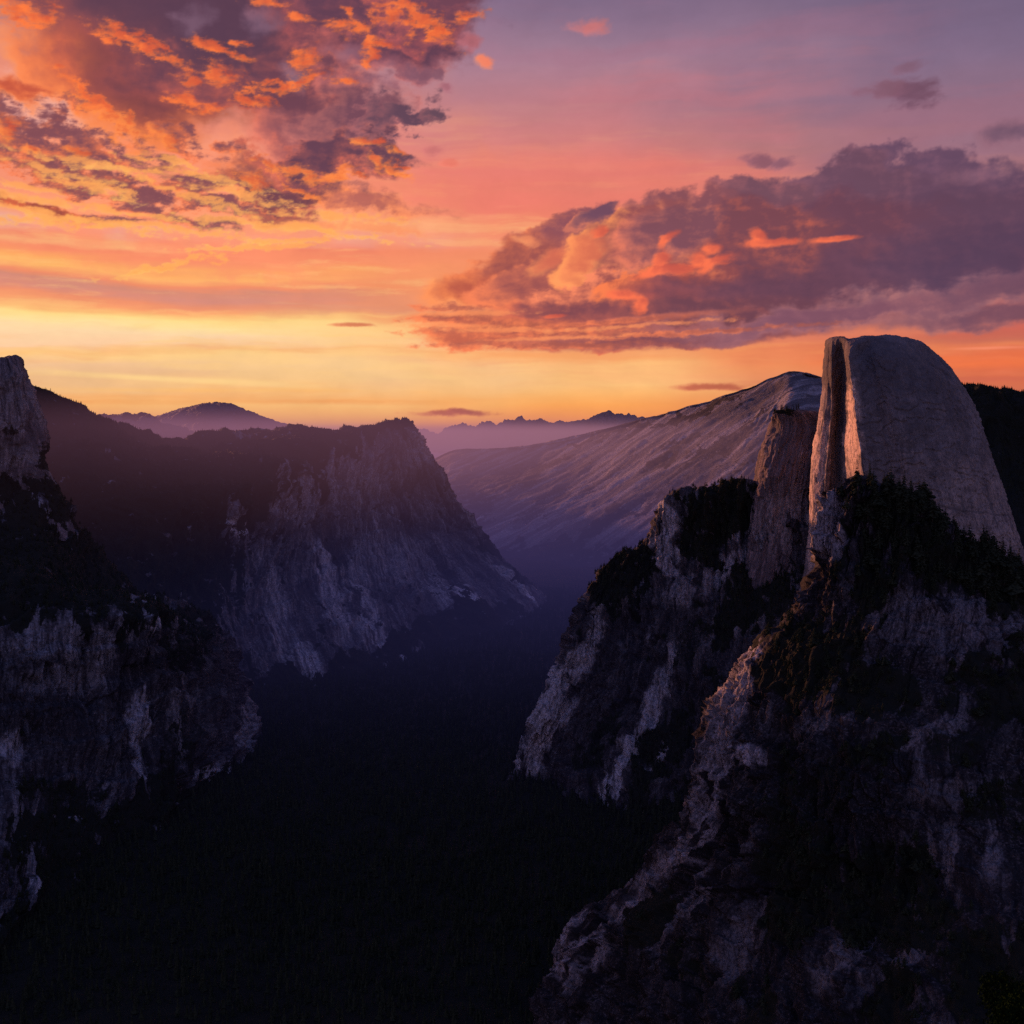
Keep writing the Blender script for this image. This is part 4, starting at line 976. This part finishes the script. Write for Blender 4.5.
def oak_crown(seed, n=420, leaf=.035):
    """broad uneven crown of leaf clumps in several lobes"""
    r = np.random.RandomState(seed); V, F = [], []
    lobes = [(np.array(((r.rand()-.5)*.45, (r.rand()-.5)*.45, .42+r.rand()*.42)), .13+r.rand()*.13) for _ in range(9)]
    for _ in range(n):
        c, R_ = lobes[r.randint(len(lobes))]
        v = r.randn(3); v /= np.linalg.norm(v)
        p = c + v*R_*(.55+.5*r.rand())
        a, b = r.randn(3), r.randn(3); a *= leaf/np.linalg.norm(a); b *= leaf*.6/np.linalg.norm(b)
        i = len(V); V += [p-a, p+b, p+a, p-b]; F += [(i, i+1, i+2), (i, i+2, i+3)]
    return np.array(V), np.array(F)

def trunk_mesh(top=.9, r0=.018, limbs=0, seed=0):
    r = np.random.RandomState(seed); V, F = [], []
    def tube(p0, p1, a, b, n=6):
        d = np.array(p1)-np.array(p0); d = d/np.linalg.norm(d)
        u = np.cross(d, (0, 1, .3)); u /= np.linalg.norm(u); w = np.cross(d, u)
        i = len(V)
        for p, q in ((p0, a), (p1, b)):
            for k in range(n): V.append(np.array(p) + (u*math.cos(6.283*k/n) + w*math.sin(6.283*k/n))*q)
        for k in range(n):
            F.append((i+k, i+(k+1) % n, i+n+(k+1) % n)); F.append((i+k, i+n+(k+1) % n, i+n+k))
    pts = [(0, 0, -.06), (.004, .002, top*.33), (-.003, .003, top*.66), (0, 0, top)]
    for k in range(3): tube(pts[k], pts[k+1], r0*(1-k*.3), r0*(1-(k+1)*.3)+.001)
    for k in range(limbs):
        z = .2+.6*r.rand(); a = r.rand()*6.28; L_ = .16*(1-z)+.05
        tube((0, 0, z), (math.cos(a)*L_, math.sin(a)*L_, z-.02+r.rand()*.06), r0*.3, r0*.1, 4)
    return np.array(V), np.array(F)

def mesh_only(name, V, F, mat):
    me = bpy.data.meshes.new(name); me.from_pydata(V.tolist(), [], F.tolist()); me.materials.append(mat); me.update()
    return me

crowns = [mesh_only('crown', *conifer_crown(100+i, spread=sp, base=bs, tiers=ti, per=pe, ragged=rg, lean=ln), M_leaf) for i, (sp, bs, ti, pe, rg, ln) in enumerate(
    [(.17, .10, 16, 8, .3, 0), (.21, .16, 14, 8, .45, .02), (.14, .08, 18, 7, .3, -.01), (.24, .22, 12, 9, .6, .03), (.19, .3, 11, 7, .7, -.03), (.28, .3, 10, 8, .8, .02)])]
broad = [mesh_only('crown', *oak_crown(300+i), M_leaf) for i in range(3)]
trunks = [mesh_only('trunk', *trunk_mesh(.93, .014, 10, i), M_bark) for i in range(3)]
trunk_b = [mesh_only('trunk', *trunk_mesh(.6, .03, 9, 10+i), M_bark) for i in range(3)]
def joined(cr, tr):
    V, F = [], []
    for me in (cr, tr):
        n = sum(len(v) for v in V)
        v = np.zeros(len(me.vertices)*3); me.vertices.foreach_get('co', v); V.append(v.reshape(-1, 3))
        f = np.array([p.vertices[:] for p in me.polygons]); F.append(f+n)
    return mesh_only('tree', np.concatenate(V), np.concatenate(F), M_leaf)
whole = [joined(crowns[i], trunks[i % 3]) for i in range(6)]

def low_conifer(seed):
    r = np.random.RandomState(seed); V, F = [], []
    for k in range(5):
        z0 = .06 + .18*k; z1 = min(1.03, z0 + .34); R_ = .21*(1-k/5.6)*(.8+.4*r.rand()); n = 5
        i = len(V); V.append((0.01*r.randn(), 0.01*r.randn(), z1)); ph = r.rand()*6
        for j in range(n):
            q = R_*(.55+.8*r.rand()); V.append((math.cos(ph+6.283*j/n)*q, math.sin(ph+6.283*j/n)*q, z0+.05*r.randn()))
        for j in range(n): F.append((i, i+1+j, i+1+(j+1) % n))
    return mesh_only('tree', np.array(V), np.array(F), M_leaf)
lows = [low_conifer(i) for i in range(4)]

# ---- forest masses that nobody could count: one object each, trees instanced on points
proto_coll = {}
def forest_object(name, pts, hmin, hmax, protos, label, thin=1.):
    n = len(pts)
    me = bpy.data.meshes.new(name); me.vertices.add(n); me.vertices.foreach_set('co', pts.astype(np.float32).ravel())
    sc = (hmin + (hmax-hmin)*RS.rand(n)**1.5)
    a = me.attributes.new('tree_height', 'FLOAT', 'POINT'); a.data.foreach_set('value', sc.astype(np.float32))
    a = me.attributes.new('tree_turn', 'FLOAT', 'POINT'); a.data.foreach_set('value', (RS.rand(n)*6.28).astype(np.float32))
    a = me.attributes.new('tree_pick', 'INT', 'POINT'); a.data.foreach_set('value', RS.randint(0, len(protos), n).astype(np.int32))
    o = bpy.data.objects.new(name, me); COL.objects.link(o)
    ng = bpy.data.node_groups.new(name, 'GeometryNodeTree')
    ng.interface.new_socket('Geometry', in_out='INPUT', socket_type='NodeSocketGeometry'); ng.interface.new_socket('Geometry', in_out='OUTPUT', socket_type='NodeSocketGeometry')
    N, Lk = ng.nodes, ng.links
    gi = N.new('NodeGroupInput'); go = N.new('NodeGroupOutput')
    mp = N.new('GeometryNodeMeshToPoints'); Lk.new(gi.outputs[0], mp.inputs[0])
    gg = N.new('GeometryNodeGeometryToInstance')
    for pr in protos:
        key = pr.name
        if key not in proto_coll:
            po = bpy.data.objects.new('tree', pr); proto_coll[key] = po
        oi = N.new('GeometryNodeObjectInfo'); oi.inputs['Object'].default_value = proto_coll[key]
        Lk.new(oi.outputs['Geometry'], gg.inputs[0])
    ip = N.new('GeometryNodeInstanceOnPoints'); Lk.new(mp.outputs[0], ip.inputs['Points']); Lk.new(gg.outputs[0], ip.inputs['Instance'])
    ip.inputs['Pick Instance'].default_value = True
    def at(nm, typ):
        q = N.new('GeometryNodeInputNamedAttribute'); q.data_type = typ; q.inputs[0].default_value = nm; return q.outputs[0]
    Lk.new(at('tree_pick', 'INT'), ip.inputs['Instance Index'])
    cx = N.new('ShaderNodeCombineXYZ'); Lk.new(at('tree_turn', 'FLOAT'), cx.inputs[2]); Lk.new(cx.outputs[0], ip.inputs['Rotation'])
    Lk.new(at('tree_height', 'FLOAT'), ip.inputs['Scale'])
    Lk.new(ip.outputs[0], go.inputs[0])
    md = o.modifiers.new('trees', 'NODES'); md.node_group = ng
    tag(o, label, 'forest', kind='stuff')
    return o

far = np.concatenate(SCAT['far']); mid = np.concatenate(SCAT['mid']); flo = np.concatenate(SCAT['floor'])
forest_object('forest', far, 5, 13, lows, 'distant conifer forest covering the left ridge and the ridge behind the dome')
forest_object('slope_forest', mid, 8, 24, [crowns[0], crowns[1], crowns[2], crowns[4]], 'conifers covering the ledges of the cliffs on both sides of the valley')
forest_object('valley_forest', flo, 7, 34, lows, 'dark unbroken forest on the valley floor')

# ---- the trees one can tell apart: along the wooded crest in front of the dome
L = L_D
nz_ = L.normal_z()
px, py = to_px(L.p)
def surf_at(qx, qy):
    d = (px-qx)**2 + (py-qy)**2 + (L.r < 1.9)*1e6
    i, j = np.unravel_index(np.argmin(d), d.shape); return L.p[i, j]
def tree(p, h, crown, trunk, label, group=None, turn=0., name='pine_tree', parts=True, w=1., cat='tree'):
    if parts:
        o = bpy.data.objects.new(name, None); COL.objects.link(o); o.empty_display_size = .2
        for nm, me in (('trunk', trunk), ('crown', crown)):
            c = bpy.data.objects.new(nm, me); COL.objects.link(c); c.parent = o
    else:
        o = bpy.data.objects.new(name, whole[crowns.index(crown)]); COL.objects.link(o)
    o.location = p; o.scale = (h*w, h*w, h); o.rotation_euler = (0, 0, turn)
    return tag(o, label, cat, group)
singles = [  # px, py of the foot, height in m, crown, width, label
 (857, 497, 50, 3, .95, 'tallest pine on the crest, standing against the lit foot of the split in the dome'),
 (842, 496, 26, 1, 1.0, 'small pine just left of the tallest pine on the crest'),
 (876, 503, 30, 4, 1.3, 'bushy round topped pine right of the tallest pine on the crest'),
 (1010, 566, 44, 2, 1.1, 'last tall pine of the crest before the right edge of the view'),
 (921, 516, 40, 3, 1.15, 'wide crowned pine in front of the middle of the round flank'),
 (983, 552, 42, 0, 1.0, 'pointed pine in front of the right foot of the dome')]
for s_ in singles:
    p = surf_at(s_[0], s_[1]) - np.array((0, 0, 1.))
    tree(p, s_[2], crowns[s_[3]], trunks[s_[3] % 3], s_[5], turn=RS.rand()*6, w=s_[4])
# crest group, shoulder group, slope group: nothing in the photograph tells their trees apart
w = (L.r > 1.6)*(L.r < 3.6)*(px > 828)*(px < 1050)*(L.forest > .4)
cand = np.argwhere(w)
near_crest = np.argwhere((L.r > 1.95)*(L.r < 2.3)*(px > 850)*(px < 1050))
cand = np.concatenate([cand[RS.choice(len(cand), 95, replace=False)], near_crest[RS.choice(len(near_crest), 55, replace=False)]])
k = np.arange(150)
for i, j in cand[k]:
    v = RS.randint(6)
    tree(L.p[i, j]-np.array((0, 0, 1.)), 18+26*RS.rand()**1.3, crowns[v], trunks[v % 3], 'dark conifer in the crowded belt of trees along the crest in front of the dome', 'conifers along the crest in front of the dome', RS.rand()*6, parts=True, w=.9+.5*RS.rand())
w = (L.r > 3.4)*(px < 1050)*(py < 1020)*(L.forest > .5)
cand = np.argwhere(w)
k = RS.choice(len(cand), 143, replace=False)
for i, j in cand[k]:
    v = RS.randint(6); D_ = L.p[i, j, 1]
    tree(L.p[i, j]-np.array((0, 0, 1.)), (9+14*RS.rand())*D_/1500, crowns[v], trunks[v % 3], 'dark tree clinging to the rocky slopes below the wooded crest', 'trees on the near rocky slopes', RS.rand()*6, parts=False, w=1+.6*RS.rand())
scatter(L, 'near', 2600, .5, pyr=(480, 1040), pxr=(780, 1050))
nr = np.concatenate(SCAT['near'])
forest_object('scrub_forest', nr, 7, 17, [crowns[1], crowns[3], crowns[5], broad[0], broad[1]], 'low trees and scrub filling the ledges of the near cliff')
# skyline trees on the mid shoulder
Lc = L_C; cpx, cpy = to_px(Lc.p)
# green tree close to the viewpoint, lower right corner
p = P3(1021, 1120, 120)
M_leaf_green = leaf_material('green_leaves', (.005, .011, .003), (.010, .022, .006))
cg = mesh_only('crown', *oak_crown(400, 16000, .013), M_leaf_green)
bt = bpy.data.objects.new('broadleaf_tree', None); COL.objects.link(bt); bt.empty_display_size = .2
for nm, me in (('trunk', trunk_b[0]), ('crown', cg)):
    c = bpy.data.objects.new(nm, me); COL.objects.link(c); c.parent = bt
bt.location = p; bt.scale = (15, 15, 17)
tag(bt, 'dim green leafy treetop in the lower right corner of the view', 'tree')
print('trees', time.time()-T0)

# ================================================================ haze lying in the valley and along the horizon
def ellipsoid(name, c, r, density, color, strength):
    me = bpy.data.meshes.new(name); bm = bmesh.new(); bmesh.ops.create_icosphere(bm, subdivisions=5, radius=1.); bm.to_mesh(me); bm.free()
    o = bpy.data.objects.new(name, me); COL.objects.link(o); o.location = c; o.scale = r
    me.materials.append(haze_material(name, density, color, strength)); tag(o, kind='structure'); return o
def slab(name, x0, x1, y0, y1, z0, z1, density, color, strength):
    me = bpy.data.meshes.new(name); bm = bmesh.new(); bmesh.ops.create_cube(bm, size=1.); bm.to_mesh(me); bm.free()
    o = bpy.data.objects.new(name, me); COL.objects.link(o); o.location = ((x0+x1)/2, (y0+y1)/2, (z0+z1)/2); o.scale = (x1-x0, y1-y0, z1-z0)
    me.materials.append(haze_material(name, density, color, strength)); tag(o, kind='structure'); return o
hz = slab('haze', -30000, 16000, 1900, 31500, -1100, 520, .001, (1, 1, 1, 1), 1.)
m, t, g, out = newmat('valley_haze')
pos = X(g, t.nodes.new('ShaderNodeNewGeometry').outputs['Position']); x, y, z = g.sep(pos)
front = g.ss(y, 1900, 5600)
# warm dusk haze: thick along the skyline to the left, thinning downward; cold haze pooled on the valley floor
wz = g.ss(z, -560, 50)*g.ss(z, 200, 0)
warm = wz*g.ss(x - y*.05, 900, -1300)*g.ss(y, 2700, 5000)*g.ss(y, 11000, 7500)*(1/10000.)
plain = g.ss(z, 160, -40)*g.ss(z, -900, 0, .3, 1.)*g.ss(y, 4500, 9000)*(1/14500.)
cold = g.ss(z, -180, -800)*front*(1/8600.)
tot = warm + plain + cold
def scl(c, f): return g.vmath('SCALE', c[:3], f)
ecol = g.vmath('ADD', g.vmath('ADD', scl(lin(172, 112, 138), warm), scl(lin(164, 112, 130), plain)), scl(lin(62, 58, 116), cold))
ab = t.nodes.new('ShaderNodeVolumeAbsorption'); ab.inputs['Color'].default_value = (0, 0, 0, 1); g.put(ab.inputs['Density'], tot)
em = t.nodes.new('ShaderNodeEmission'); g.put(em.inputs['Color'], ecol); em.inputs['Strength'].default_value = 1.
ad = t.nodes.new('ShaderNodeAddShader')
t.links.new(ab.outputs[0], ad.inputs[0]); t.links.new(em.outputs[0], ad.inputs[1]); t.links.new(ad.outputs[0], out.inputs['Volume'])
hz.data.materials.clear(); hz.data.materials.append(m)
SC.cycles.volume_step_rate = .3; SC.cycles.volume_max_steps = 128

SC.render.engine = 'CYCLES'
SC.cycles.use_denoising = False
try: SC.cycles.denoiser = 'OPENIMAGEDENOISE'
except Exception: pass
SC.cycles.max_bounces = 4; SC.cycles.diffuse_bounces = 2; SC.cycles.glossy_bounces = 1; SC.cycles.transmission_bounces = 0
SC.cycles.volume_bounces = 0; SC.cycles.transparent_max_bounces = 8
SC.cycles.use_adaptive_sampling = True; SC.cycles.adaptive_threshold = .02
SC.cycles.caustics_reflective = False; SC.cycles.caustics_refractive = False
SC.render.resolution_x = SC.render.resolution_y = 1024
SC.view_settings.view_transform = 'Standard'; SC.view_settings.look = 'None'; SC.view_settings.exposure = 0.; SC.view_settings.gamma = 1.
print('script', time.time()-T0)
